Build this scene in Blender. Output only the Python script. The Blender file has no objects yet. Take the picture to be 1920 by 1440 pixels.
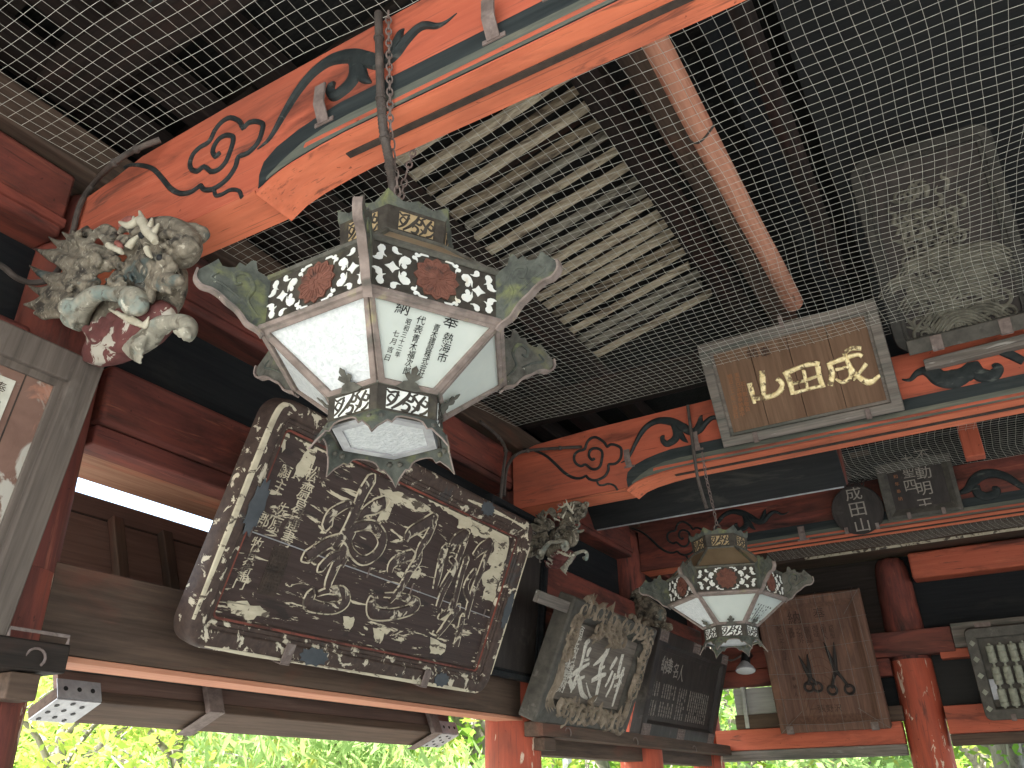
import bpy, math, random
from mathutils import Vector, Matrix
sc = bpy.context.scene
C = sc.collection
rnd = random.Random(7)
rad = math.radians

# ---------------------------------------------------------------- camera, sky, sun, exposure
FPX, PITCH, ROLL, YAW, EYE = 1549.6, rad(26.61), rad(-1.093), rad(29.60), Vector((0, 0, 1.6))
_f = Vector((-math.sin(YAW)*math.cos(PITCH), math.cos(YAW)*math.cos(PITCH), math.sin(PITCH)))
_r = Vector((math.cos(YAW), math.sin(YAW), 0)); _u = _r.cross(_f)
CR = _r*math.cos(ROLL)+_u*math.sin(ROLL); CU = _u*math.cos(ROLL)-_r*math.sin(ROLL)
cam = bpy.data.cameras.new('camera'); camo = bpy.data.objects.new('camera', cam); C.objects.link(camo)
cam.sensor_width = 36; cam.lens = 36*FPX/1920; cam.clip_start = 0.05; cam.clip_end = 600
camo.matrix_world = Matrix(((CR.x, CU.x, -_f.x, EYE.x), (CR.y, CU.y, -_f.y, EYE.y), (CR.z, CU.z, -_f.z, EYE.z), (0, 0, 0, 1)))
sc.camera = camo

SUN_EL, SUN_AZ = rad(52), rad(205)          # azimuth measured from +y towards +x
w = bpy.data.worlds.new('World'); sc.world = w; w.use_nodes = True
nt = w.node_tree; bg = nt.nodes['Background']; sky = nt.nodes.new('ShaderNodeTexSky')
sky.sky_type = 'NISHITA'; sky.sun_disc = False; sky.sun_elevation = SUN_EL; sky.sun_rotation = SUN_AZ
sky.air_density = 1.3; sky.dust_density = 3.0
nt.links.new(sky.outputs[0], bg.inputs[0]); bg.inputs[1].default_value = 0.15
sl = bpy.data.lights.new('sun', 'SUN'); sl.energy = 4.6; sl.angle = rad(0.5); sl.color = (1, 0.965, 0.91)
so = bpy.data.objects.new('sun', sl); C.objects.link(so)
sd = Vector((math.sin(SUN_AZ)*math.cos(SUN_EL), math.cos(SUN_AZ)*math.cos(SUN_EL), math.sin(SUN_EL)))
so.rotation_euler = sd.to_track_quat('Z', 'Y').to_euler(); so.location = sd*40
sc.view_settings.view_transform = 'Standard'; sc.view_settings.look = 'None'
sc.view_settings.exposure = 2.84; sc.view_settings.gamma = 1
sc.render.engine = 'CYCLES'; sc.cycles.max_bounces = 10; sc.cycles.diffuse_bounces = 6
sc.cycles.use_denoising = True; sc.cycles.sample_clamp_indirect = 12

# ---------------------------------------------------------------- pixels of the 1920 photograph to places
def ray(px, py):
    return (_f*FPX + CR*(px-960) - CU*(py-720)).normalized()
def at(px, py, ax, val):
    d = ray(px, py); return EYE + d*((val-EYE[ax])/d[ax])
class Fr:
    """a plane with origin o, right ex, up ey, normal ez towards the viewer"""
    def __init__(s, o, ex, ey):
        s.o = Vector(o); s.ex = Vector(ex).normalized(); s.ey = Vector(ey).normalized(); s.ez = s.ex.cross(s.ey).normalized()
    def P(s, u, v, w=0): return s.o + s.ex*u + s.ey*v + s.ez*w
    def uv(s, px, py, w=0):
        d = ray(px, py); o = s.o+s.ez*w
        p = EYE + d*((o-EYE).dot(s.ez)/d.dot(s.ez)); q = p-s.o
        return (q.dot(s.ex), q.dot(s.ey))
    def M(s):
        a, b, c, o = s.ex, s.ey, s.ez, s.o
        return Matrix(((a.x, b.x, c.x, o.x), (a.y, b.y, c.y, o.y), (a.z, b.z, c.z, o.z), (0, 0, 0, 1)))
    def px(s, px, py):
        a = Vector(s.uv(px, py)); b = Vector(s.uv(px+1, py)); return (b-a).length
LOC = Fr((0, 0, 0), (1, 0, 0), (0, 1, 0))

# ---------------------------------------------------------------- mesh helpers
def smooth_path(pts, n=5, closed=False):
    pts = [Vector(p) for p in pts]; out = []; N = len(pts)
    if N < 3: return pts
    rng = range(N if closed else N-1)
    for i in rng:
        if closed: p0, p1, p2, p3 = pts[i-1], pts[i], pts[(i+1) % N], pts[(i+2) % N]
        else: p0, p1, p2, p3 = pts[max(i-1, 0)], pts[i], pts[i+1], pts[min(i+2, N-1)]
        for k in range(n):
            t = k/n
            out.append(0.5*((2*p1)+(-p0+p2)*t+(2*p0-5*p1+4*p2-p3)*t*t+(-p0+3*p1-3*p2+p3)*t**3))
    if not closed: out.append(pts[-1])
    return out
def lerp_list(vals, n):
    if not isinstance(vals, (list, tuple)): return [vals]*n
    out = []
    for i in range(n):
        t = i/(max(n-1, 1))*(len(vals)-1); k = min(int(t), len(vals)-2) if len(vals) > 1 else 0
        out.append(vals[0] if len(vals) == 1 else vals[k]*(1-(t-k))+vals[k+1]*(t-k))
    return out
class MB:
    def __init__(s): s.v = []; s.f = []
    def add(s, vs, fs):
        b = len(s.v); s.v += [tuple(p) for p in vs]; s.f += [tuple(b+i for i in f) for f in fs]; return s
    def box(s, x0, x1, y0, y1, z0, z1):
        return s.add([(x, y, z) for z in (z0, z1) for y in (y0, y1) for x in (x0, x1)],
                     [(0, 2, 3, 1), (4, 5, 7, 6), (0, 1, 5, 4), (2, 6, 7, 3), (0, 4, 6, 2), (1, 3, 7, 5)])
    def bar(s, a, b, w, h, up=(0, 0, 1)):
        a, b = Vector(a), Vector(b); d = (b-a).normalized(); x = d.cross(Vector(up)).normalized(); y = x.cross(d)
        vs = [p+x*(i*w/2)+y*(j*h/2) for p in (a, b) for j in (-1, 1) for i in (-1, 1)]
        return s.add(vs, [(0, 2, 3, 1), (4, 5, 7, 6), (0, 1, 5, 4), (2, 6, 7, 3), (0, 4, 6, 2), (1, 3, 7, 5)])
    def prism(s, pts, vec):
        n = len(pts); vec = Vector(vec); a = [Vector(p) for p in pts]; b = [p+vec for p in a]
        return s.add(a+b, [tuple(range(n-1, -1, -1)), tuple(range(n, 2*n))]+[(i, (i+1) % n, n+(i+1) % n, n+i) for i in range(n)])
    def plate(s, uv, w0, w1, fr=LOC):
        """flat outline standing w0..w1 proud of a frame"""
        ar = sum(uv[i][0]*uv[(i+1) % len(uv)][1]-uv[(i+1) % len(uv)][0]*uv[i][1] for i in range(len(uv)))
        if ar < 0: uv = uv[::-1]
        return s.prism([fr.P(p[0], p[1], w0) for p in uv], fr.ez*(w1-w0))
    def tube(s, path, r, n=8, caps=True, flat=None):
        path = [Vector(p) for p in path]; N = len(path); rs = lerp_list(r, N); vs = []; fs = []
        nrm = None
        for i, p in enumerate(path):
            t = (path[min(i+1, N-1)]-path[max(i-1, 0)])
            if t.length < 1e-9: t = Vector((0, 0, 1))
            t.normalize()
            if nrm is None:
                nrm = t.orthogonal().normalized() if flat is None else (Vector(flat)-t*t.dot(Vector(flat))).normalized()
            else:
                nrm = nrm - t*nrm.dot(t)
                nrm = nrm.normalized() if nrm.length > 1e-6 else t.orthogonal().normalized()
            b = t.cross(nrm)
            for k in range(n):
                a = 2*math.pi*k/n; vs.append(p+(nrm*math.cos(a)+b*math.sin(a))*rs[i])
        for i in range(N-1):
            for k in range(n):
                fs.append((i*n+k, i*n+(k+1) % n, (i+1)*n+(k+1) % n, (i+1)*n+k))
        if caps: fs += [tuple(range(n-1, -1, -1)), tuple(range((N-1)*n, N*n))]
        return s.add(vs, fs)
    def strip(s, pts, widths, h=None, fr=LOC, w0=0, sub=5, closed=False, hs=0.5):
        """a half-round ridge following points on a frame; height h, or hs x width"""
        path = smooth_path([(p[0], p[1], 0) for p in pts], sub, closed); N = len(path)
        ws = lerp_list(widths, N); vs = []; fs = []; prof = ((-1, -.15), (-.75, .65), (0, 1), (.75, .65), (1, -.15)); n = 5
        for i, p in enumerate(path):
            if closed: t = path[(i+1) % N]-path[i-1]
            else: t = path[min(i+1, N-1)]-path[max(i-1, 0)]
            if t.length < 1e-9: t = Vector((1, 0, 0))
            t.normalize(); nv = Vector((-t.y, t.x, 0)); hh = h if h is not None else ws[i]*hs
            if h is not None: hh = h*min(1, ws[i]/max(max(ws), 1e-9)*2)
            for a, b in prof: vs.append(fr.P(p.x+nv.x*a*ws[i]/2, p.y+nv.y*a*ws[i]/2, w0+b*hh))
        M = N if closed else N-1
        for i in range(M):
            j = (i+1) % N
            for k in range(n-1): fs.append((i*n+k, j*n+k, j*n+k+1, i*n+k+1))
            fs.append((i*n+n-1, j*n+n-1, j*n, i*n))
        if not closed: fs += [tuple(range(n)), tuple(range((N-1)*n+n-1, (N-1)*n-1, -1))]
        return s.add(vs, fs)
    def lathe(s, prof, n=24, c=(0, 0, 0), ax=None, close=True):
        c = Vector(c); ax = ax or Fr((0, 0, 0), (1, 0, 0), (0, 1, 0)); vs = []; fs = []; m = len(prof)
        for r, z in prof:
            for k in range(n):
                a = 2*math.pi*k/n; vs.append(c+ax.ex*(r*math.cos(a))+ax.ey*(r*math.sin(a))+ax.ez*z)
        for i in range(m-1):
            for k in range(n): fs.append((i*n+k, i*n+(k+1) % n, (i+1)*n+(k+1) % n, (i+1)*n+k))
        if close: fs += [tuple(range(n-1, -1, -1)), tuple(range((m-1)*n, m*n))]
        return s.add(vs, fs)
    def ball(s, c, r, n=12, fr=LOC):
        r = r if isinstance(r, (tuple, list)) else (r, r, r); c = Vector(c); m = n//2; vs = []; fs = []
        for i in range(m+1):
            th = math.pi*i/m
            for k in range(n):
                a = 2*math.pi*k/n
                vs.append(c+fr.ex*(r[0]*math.sin(th)*math.cos(a))+fr.ey*(r[1]*math.sin(th)*math.sin(a))+fr.ez*(r[2]*math.cos(th)))
        for i in range(m):
            for k in range(n): fs.append((i*n+k, (i+1)*n+k, (i+1)*n+(k+1) % n, i*n+(k+1) % n))
        return s.add(vs, fs)
    def rings(s, rings, fr=LOC, closed_ring=True, caps=False):
        n = len(rings[0]); vs = [fr.P(*p) for r in rings for p in r]; fs = []
        for i in range(len(rings)-1):
            for k in range(n): fs.append((i*n+k, i*n+(k+1) % n, (i+1)*n+(k+1) % n, (i+1)*n+k))
        if caps: fs += [tuple(range(n-1, -1, -1)), tuple(range((len(rings)-1)*n, len(rings)*n))]
        return s.add(vs, fs)
def rrect(u0, u1, v0, v1, r, n=6):
    r = max(r, 1e-4); out = []
    for cx, cy, a0 in ((u1-r, v1-r, 0), (u0+r, v1-r, 90), (u0+r, v0+r, 180), (u1-r, v0+r, 270)):
        for k in range(n+1):
            a = rad(a0+90*k/n); out.append((cx+r*math.cos(a), cy+r*math.sin(a)))
    return out
def frame_into(mb, u0, u1, v0, v1, r, prof, n=6):
    """prof: (inset, height) pairs from the back outside edge to the inside"""
    rs = []
    for d, h in prof:
        rs.append([(p[0], p[1], h) for p in rrect(u0+d, u1-d, v0+d, v1-d, max(r-d, .0015), n)])
    rs.append(rs[0]); return mb.rings(rs)

def mk(name, mb, mat, parent=None, angle=38, bev=0, remesh=0, sub=0):
    me = bpy.data.meshes.new(name); me.from_pydata(mb.v, [], mb.f); me.update()
    o = bpy.data.objects.new(name, me); C.objects.link(o)
    if mat is not None: me.materials.append(mat)
    for p in me.polygons: p.use_smooth = True
    me.set_sharp_from_angle(angle=rad(angle))
    if bev:
        m = o.modifiers.new('edge', 'BEVEL'); m.width = bev; m.segments = 2; m.limit_method = 'ANGLE'; m.angle_limit = rad(40)
    if remesh:
        m = o.modifiers.new('remesh', 'REMESH'); m.mode = 'VOXEL'; m.voxel_size = remesh; m.use_smooth_shade = True
        m = o.modifiers.new('smooth', 'SMOOTH'); m.factor = .5; m.iterations = 1
    if parent is not None: o.parent = parent
    return o
def tag(o, label, cat=None, group=None, kind=None):
    if label: o['label'] = label
    if cat: o['category'] = cat
    if group: o['group'] = group
    if kind: o['kind'] = kind
    return o
def thing(name, label, cat, fr=None, loc=None, group=None):
    o = bpy.data.objects.new(name, None); C.objects.link(o); o.empty_display_size = .1
    if fr is not None: o.matrix_world = fr.M()
    if loc is not None: o.location = loc
    return tag(o, label, cat, group)
_fc = {}
def glyph(ch):
    if ch not in _fc:
        c = bpy.data.curves.new('g', 'FONT'); c.body = ch; o = bpy.data.objects.new('g', c); m = o.to_mesh()
        vs = [v.co.copy() for v in m.vertices]; fs = [tuple(p.vertices) for p in m.polygons]
        o.to_mesh_clear(); bpy.data.objects.remove(o); bpy.data.curves.remove(c)
        if vs:
            x0, x1 = min(v.x for v in vs), max(v.x for v in vs); y0, y1 = min(v.y for v in vs), max(v.y for v in vs)
            s = max(x1-x0, y1-y0, .3) if ch not in '一' else 1.0
            vs = [Vector(((v.x-(x0+x1)/2)/s, (v.y-(y0+y1)/2)/s, 0)) for v in vs]
        _fc[ch] = (vs, fs)
    return _fc[ch]
def put_char(mb, ch, u, v, size, w, sx=1.0, shear=0.0, rot=0.0, th=.0012, fr=LOC, wob=.0):
    vs, fs = glyph(ch)
    if not vs: return
    c, s_ = math.cos(rot), math.sin(rot); out = []; ph = rnd.uniform(0, 6)
    for p in vs:
        x, y = p.x*sx+p.y*shear, p.y
        x += wob*math.sin(y*7+ph); y += wob*math.sin(x*6+ph*2)
        x, y = x*c-y*s_, x*s_+y*c
        out.append((u+x*size, v+y*size))
    n = len(out)
    mb.add([fr.P(a, b, w+th) for a, b in out]+[fr.P(a, b, w) for a, b in out], [f for f in fs])
    ed = {}
    for f in fs:
        for i in range(len(f)):
            a, b = f[i], f[(i+1) % len(f)]; ed[(a, b)] = ed.get((a, b), 0)+1
    b0 = len(mb.v)-2*n
    for (a, b) in ed:
        if (b, a) not in ed: mb.f.append((b0+a, b0+n+a, b0+n+b, b0+b))
def column_text(mb, fr, text, p0, p1, size_px, w=.001, **k):
    """characters spaced between two photo points lying on the frame (local coordinates)"""
    n = len(text)
    for i, ch in enumerate(text):
        t = i/(max(n-1, 1)); x, y = p0[0]+(p1[0]-p0[0])*t, p0[1]+(p1[1]-p0[1])*t
        if ch == ' ': continue
        u, v = fr.uv(x, y); put_char(mb, ch, u, v, size_px*fr.px(x, y), w, fr=fr, **k)

# ---------------------------------------------------------------- materials
def G(ax, along, across):
    return {'X': (along, across, across), 'Y': (across, along, across), 'Z': (across, across, along)}[ax]
def surf(name, c1, c2, sv=(8, 8, 8), layers=(), rough=.75, bump=.25, metal=0, spec=.14, transl=0, bscale=None, detail=8, wave=None, rlay=None):
    m = bpy.data.materials.new(name); m.use_nodes = True; t = m.node_tree; N = t.nodes; L = t.links
    b = N['Principled BSDF']; tc = N.new('ShaderNodeTexCoord')
    def noise(svec, det=6, rough_=.6, dist=0):
        mp = N.new('ShaderNodeMapping'); mp.inputs['Scale'].default_value = svec; L.new(tc.outputs['Object'], mp.inputs['Vector'])
        mp.inputs['Location'].default_value = (rnd.uniform(0, 9), rnd.uniform(0, 9), rnd.uniform(0, 9))
        n = N.new('ShaderNodeTexNoise'); n.inputs['Scale'].default_value = 1; n.inputs['Detail'].default_value = det
        n.inputs['Roughness'].default_value = rough_; n.inputs['Distortion'].default_value = dist
        L.new(mp.outputs[0], n.inputs['Vector']); return n.outputs[0]
    g = noise(sv, detail, .65, .3)
    r = N.new('ShaderNodeValToRGB'); r.color_ramp.elements[0].position = .3; r.color_ramp.elements[1].position = .7
    r.color_ramp.elements[0].color = (*c1, 1); r.color_ramp.elements[1].color = (*c2, 1); L.new(g, r.inputs[0]); col = r.outputs[0]
    hgt = g
    for ly in layers:
        lc, lsv, lo, hi, amt = ly[:5]; dist = ly[5] if len(ly) > 5 else .4; lb = ly[6] if len(ly) > 6 else 0
        q = noise(lsv, 7, .62, dist); mr = N.new('ShaderNodeMapRange'); mr.clamp = True
        mr.inputs[1].default_value = lo; mr.inputs[2].default_value = hi; mr.inputs[4].default_value = amt; L.new(q, mr.inputs[0])
        mx = N.new('ShaderNodeMix'); mx.data_type = 'RGBA'; L.new(mr.outputs[0], mx.inputs[0]); L.new(col, mx.inputs[6]); mx.inputs[7].default_value = (*lc, 1)
        col = mx.outputs[2]
        if lb:
            ad = N.new('ShaderNodeMath'); ad.operation = 'MULTIPLY_ADD'; L.new(mr.outputs[0], ad.inputs[0]); ad.inputs[1].default_value = lb; L.new(hgt, ad.inputs[2]); hgt = ad.outputs[0]
    L.new(col, b.inputs['Base Color']); b.inputs['Roughness'].default_value = rough; b.inputs['Metallic'].default_value = metal
    b.inputs['Specular IOR Level'].default_value = spec
    if bump:
        bp = N.new('ShaderNodeBump'); bp.inputs['Strength'].default_value = bump; bp.inputs['Distance'].default_value = .006
        L.new(hgt, bp.inputs['Height']); L.new(bp.outputs[0], b.inputs['Normal'])
    if transl:
        out = N['Material Output']; tr = N.new('ShaderNodeBsdfTranslucent'); L.new(col, tr.inputs[0])
        ms = N.new('ShaderNodeMixShader'); ms.inputs[0].default_value = transl; L.new(b.outputs[0], ms.inputs[1]); L.new(tr.outputs[0], ms.inputs[2]); L.new(ms.outputs[0], out.inputs[0])
    return m
SOOT = (.020, .017, .016)
def red(ax, name, base=(.465, .122, .068), base2=(.37, .086, .049), soot=.8, lo=.53, hi=.70, peel=0):
    ly = [((.36, .085, .05), G(ax, 1.2, 3), .45, .7, .6), (SOOT, G(ax, 1.1, 5), lo, hi, soot, .8), (SOOT, G(ax, 3, 60), .64, .71, .8, .2), ((.17, .06, .042), G(ax, .7, 2.2), .48, .70, .65, 1.0), ((.055, .035, .03), G(ax, 1.6, 11), .60, .68, .65, 1.2), ((.62, .22, .14), G(ax, 2, 25), .62, .75, .35), ((.09, .05, .04), G(ax, 1.2, 95), .60, .68, .6, .15, -.2), (SOOT, (38, 38, 38), .665, .70, .6, .3)]
    if peel: ly.append(((.62, .5, .38), G(ax, 5, 16), .66-peel*.1, .69-peel*.1, .85, .6, -.3))
    return surf(name, base2, base, G(ax, 2.5, 40), ly, rough=.66, bump=.25, spec=.14)
def wood(ax, name, c1, c2, layers=(), rough=.75, bump=.3, al=2.0, ac=45):
    return surf(name, c1, c2, G(ax, al, ac), list(layers), rough=rough, bump=bump)
M = {}
for a in 'XYZ':
    M['red'+a] = red(a, 'vermilion_paint_'+a)
    M['aged'+a] = red(a, 'aged_red_paint_'+a, (.185, .055, .043), (.105, .038, .033), .9, .44, .64)
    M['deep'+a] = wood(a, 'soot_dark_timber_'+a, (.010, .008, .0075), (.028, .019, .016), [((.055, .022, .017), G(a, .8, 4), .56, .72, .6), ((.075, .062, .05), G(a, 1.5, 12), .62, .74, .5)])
    M['brown'+a] = wood(a, 'brown_wood_'+a, (.056, .038, .028), (.115, .076, .056), [((.17, .055, .035), G(a, .8, 3), .56, .7, .5), (SOOT, G(a, .7, 3), .5, .75, .6)])
    M['dark'+a] = wood(a, 'dark_wood_'+a, (.016, .013, .011), (.040, .030, .025), [((.07, .03, .022), G(a, .8, 3), .52, .72, .6)])
    M['grey'+a] = wood(a, 'grey_weathered_wood_'+a, (.085, .072, .062), (.22, .19, .165), [((.05, .065, .055), G(a, 1.5, 14), .5, .68, .7), ((.50, .48, .44), G(a, 4, 30), .66, .72, .55)])
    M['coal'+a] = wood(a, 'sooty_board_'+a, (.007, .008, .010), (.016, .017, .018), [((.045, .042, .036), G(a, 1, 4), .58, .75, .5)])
M['bounce_lit'] = red('X', 'vermilion_lit_underside', (.68, .20, .105), (.60, .16, .08), .5, .62, .8)  # brighter copy of the beam red, ground bounce put into the colour
M['colred'] = red('Z', 'column_paint', (.19, .055, .043), (.11, .038, .033), .9, .45, .65, peel=.4)
M['colfade'] = red('Z', 'column_paint_faded', (.46, .095, .05), (.34, .07, .042), .6, .56, .74, peel=.55)
M['under'] = wood('Y', 'bounce_lit_orange_wood', (.36, .15, .09), (.50, .24, .15), [((.30, .09, .05), G('Y', .8, 5), .5, .7, .6)])  # light from below painted in as a paler orange
M['lime'] = wood('Y', 'limed_pink_wood', (.17, .078, .048), (.27, .145, .092), [((.34, .09, .05), G('Y', .9, 8), .5, .66, .7)])
M['fadeb'] = surf('faded_green_paint', (.065, .070, .058), (.125, .130, .105), G('X', 2, 30), [((.19, .17, .125), G('X', 2.5, 22), .52, .68, .7), ((.035, .04, .038), G('X', 1.5, 9), .54, .7, .7)], rough=.7)
M['sooty'] = surf('smoky_grey_board', (.014, .015, .016), (.026, .026, .026), (2.5, 30, 30), [((.10, .095, .078), (1.2, 5, 5), .58, .78, .6, 1.2), ((.05, .048, .044), (.8, 3, 3), .5, .7, .6)], rough=.6)
M['black'] = surf('black_green_paint', (.016, .020, .021), (.036, .042, .042), G('X', 2, 30), [((.09, .095, .08), G('X', 1.2, 6), .54, .76, .6), ((.42, .12, .06), G('X', 4, 30), .70, .74, .7)], rough=.6)
M['blackt'] = surf('scroll_paint', (.012, .015, .016), (.036, .041, .040), (14, 14, 14), [((.16, .17, .15), (7, 7, 25), .58, .74, .6)], rough=.5)
M['groove'] = surf('groove_black', (.03, .025, .022), (.07, .05, .04), (20, 20, 20), rough=.8)
M['batten'] = wood('X', 'pale_batten_wood', (.24, .19, .13), (.62, .53, .39), [((.10, .07, .05), G('X', 2.2, 16), .55, .66, .75), ((.68, .58, .44), G('X', 3, 20), .62, .72, .7)], ac=60)
M['batten_b'] = wood('X', 'brown_batten_wood', (.13, .10, .07), (.36, .29, .20), [((.06, .045, .035), G('X', 2.2, 16), .5, .62, .8), ((.55, .46, .34), G('X', 3, 20), .60, .70, .7)], ac=60)
M['batten_g'] = wood('X', 'greyed_batten_wood', (.15, .13, .10), (.38, .35, .28), [((.07, .06, .05), G('X', 2.6, 18), .52, .64, .8)], ac=60)
M['outer'] = wood('X', 'outer_plaque_boards', (.12, .075, .06), (.20, .13, .105), [((.09, .06, .05), G('X', .8, 4), .5, .7, .6)])
M['thatch'] = wood('X', 'bark_thatch', (.006, .006, .006), (.020, .019, .017), [((.055, .052, .040), G('X', 4, 30), .6, .74, .5)], bump=.6, al=5, ac=70)
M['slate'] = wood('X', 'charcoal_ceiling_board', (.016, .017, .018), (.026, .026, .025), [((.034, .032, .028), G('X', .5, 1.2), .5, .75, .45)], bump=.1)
M['log'] = wood('Y', 'pinkish_log', (.44, .19, .12), (.62, .31, .21), [((.34, .10, .06), G('Y', 1.2, 8), .5, .68, .7), (SOOT, G('Y', 3, 20), .68, .76, .6)])
M['net'] = surf('net_string', (.42, .41, .36), (.68, .66, .59), (30, 30, 30), rough=.6, bump=0)
M['wire'] = surf('thin_wire', (.10, .095, .085), (.19, .18, .165), (30, 30, 30), rough=.5, bump=0)
M['iron'] = surf('rusty_iron', (.10, .075, .065), (.20, .155, .14), (25, 25, 25), [((.28, .24, .22), (12, 12, 12), .6, .72, .6)], rough=.7)
M['galv'] = surf('galvanised_steel', (.26, .26, .27), (.42, .42, .43), (20, 20, 20), [((.30, .29, .28), (9, 9, 9), .58, .72, .5)], rough=.5, metal=.3)
M['cable'] = surf('dark_conduit', (.050, .042, .038), (.095, .078, .068), (20, 20, 20), [((.17, .13, .11), (9, 9, 9), .58, .72, .6)], rough=.55)
M['bronze'] = surf('weathered_bronze', (.042, .040, .034), (.135, .130, .110), (22, 22, 22), [((.17, .17, .075), (9, 9, 9), .55, .72, .7), ((.055, .035, .025), (7, 7, 7), .55, .7, .8), ((.62, .62, .52), (55, 55, 55), .70, .73, .9)], rough=.6, metal=.25, bump=.35)
M['bronze_rose'] = surf('rosy_worn_bronze', (.12, .094, .082), (.25, .20, .178), (22, 22, 22), [((.085, .08, .07), (10, 10, 30), .54, .68, .8), ((.30, .28, .13), (14, 14, 14), .6, .73, .6), ((.7, .68, .6), (60, 60, 60), .70, .73, .9)], rough=.6, metal=.15, bump=.35)
M['bronze_moss'] = surf('mossy_bronze', (.034, .037, .034), (.105, .112, .095), (20, 20, 20), [((.15, .16, .07), (11, 11, 11), .52, .66, .85), ((.035, .038, .036), (6, 6, 6), .55, .7, .6), ((.5, .51, .4), (30, 30, 30), .68, .72, .6)], rough=.7, metal=.1, bump=.4)
M['bronze_dark'] = surf('dark_bronze', (.028, .024, .020), (.070, .062, .052), (25, 25, 25), [((.11, .095, .06), (12, 12, 12), .56, .72, .7)], rough=.55, metal=.25, bump=.2)
M['rust'] = surf('rust_red_rosette', (.10, .042, .030), (.175, .075, .055), (40, 40, 40), [((.05, .035, .03), (30, 30, 30), .56, .66, .7)], rough=.7)
M['milk'] = surf('milk_glass', (.66, .70, .66), (.76, .79, .74), (7, 7, 7), [((.70, .70, .58), (6, 6, 6), .62, .85, .35)], rough=.28, bump=.02, spec=.5, transl=.45)
M['pebble'] = surf('pebbled_glass', (.66, .69, .70), (.86, .88, .88), (85, 85, 85), rough=.25, bump=.8, spec=.6, transl=.45, detail=2)
M['white_in'] = surf('white_backing_glass', (.78, .79, .76), (.90, .90, .86), (14, 14, 14), [((.68, .58, .40), (9, 9, 9), .58, .75, .7)], rough=.4, bump=0, transl=.4)
M['amber'] = surf('amber_pane', (.36, .26, .14), (.50, .38, .22), (9, 9, 9), [((.55, .47, .33), (18, 18, 18), .55, .7, .6)], rough=.5, bump=.05, transl=.3)
M['tan'] = surf('brown_roof_pane', (.16, .115, .07), (.22, .165, .105), (6, 6, 6), rough=.5, bump=.05)
M['ink'] = surf('black_ink', (.008, .008, .008), (.018, .018, .018), (30, 30, 30), rough=.6, bump=0)
M['lacq'] = surf('flaking_lacquer_board', (.034, .022, .019), (.062, .041, .036), (1.5, 60, 60), [((.56, .49, .36), (5, 24, 24), .605, .62, .95, .8, .5), ((.52, .46, .34), (9, 55, 55), .645, .665, .8, .5, .3), ((.025, .02, .018), (4, 14, 14), .60, .64, .7)], rough=.45, bump=.3)
M['lacqf'] = surf('flaking_lacquer_frame', (.042, .029, .025), (.082, .056, .046), (30, 30, 30), [((.54, .48, .37), (13, 13, 13), .575, .592, .95, .8, .4), ((.05, .048, .048), (5, 5, 5), .60, .64, .7)], rough=.58, bump=.3)
M['cream'] = surf('cream_gesso', (.42, .36, .26), (.62, .55, .42), (30, 30, 30), [((.06, .045, .04), (16, 16, 16), .52, .56, .9)], rough=.6)
M['lacqs'] = surf('brown_lacquer_stroke', (.036, .025, .022), (.070, .048, .042), (30, 30, 30), [((.52, .46, .35), (13, 13, 13), .56, .60, .9, .9)], rough=.4)
M['reliefw'] = surf('dusty_carved_wood', (.075, .07, .056), (.20, .188, .152), (14, 14, 14), [((.06, .055, .045), (9, 9, 9), .56, .66, .7)], rough=.7)
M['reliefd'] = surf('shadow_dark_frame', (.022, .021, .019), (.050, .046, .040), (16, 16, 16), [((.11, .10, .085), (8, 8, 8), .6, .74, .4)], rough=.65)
M['gold'] = surf('worn_gold_leaf', (.50, .37, .16), (.85, .74, .46), (40, 40, 40), [((.10, .06, .035), (22, 22, 22), .53, .59, .9)], rough=.38, metal=.35, bump=.4)
M['amberwood'] = wood('Y', 'amber_brown_board', (.105, .060, .036), (.185, .112, .072), [((.11, .06, .038), G('Y', .8, 5), .52, .7, .6)], ac=38)
M['darkplq'] = surf('dark_brown_plaque', (.022, .018, .017), (.046, .038, .034), (18, 4, 18), [((.14, .12, .10), (6, 6, 6), .6, .75, .4)], rough=.55)
M['pale_letter'] = surf('faded_pale_letters', (.42, .38, .32), (.66, .62, .54), (60, 60, 60), [((.10, .08, .07), (50, 50, 50), .58, .64, .8)], rough=.7, bump=0)
M['dim_letter'] = surf('dim_grey_letters', (.20, .17, .15), (.30, .27, .23), (60, 60, 60), rough=.7, bump=0)
M['brown_letter'] = surf('brown_letters', (.040, .022, .016), (.07, .04, .03), (60, 60, 60), rough=.7, bump=0)
M['rust_letter'] = surf('rust_letters', (.22, .09, .04), (.30, .13, .06), (60, 60, 60), rough=.7, bump=0)
M['carve'] = surf('worn_carving', (.075, .064, .05), (.27, .235, .18), (26, 26, 26), [((.03, .027, .025), (11, 11, 11), .50, .60, .85, .9), ((.46, .425, .34), (34, 34, 34), .58, .64, .6, .9), ((.07, .10, .10), (7, 7, 7), .60, .66, .7)], rough=.6, bump=.4)
M['limb'] = surf('worn_pale_limb', (.15, .14, .112), (.36, .335, .27), (18, 18, 18), [((.18, .26, .25), (8, 8, 8), .5, .66, .7), ((.10, .085, .065), (16, 16, 16), .55, .62, .85), ((.6, .57, .47), (30, 30, 30), .6, .64, .7)], rough=.6, bump=.3)
M['belly'] = surf('flaking_maroon', (.095, .037, .035), (.15, .060, .055), (20, 20, 20), [((.42, .39, .33), (8, 8, 20), .555, .57, .95, .8, .4)], rough=.55)
M['bone'] = surf('bone_white', (.34, .31, .235), (.52, .48, .38), (30, 30, 30), [((.3, .25, .17), (25, 25, 25), .58, .68, .7)], rough=.5)
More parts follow.
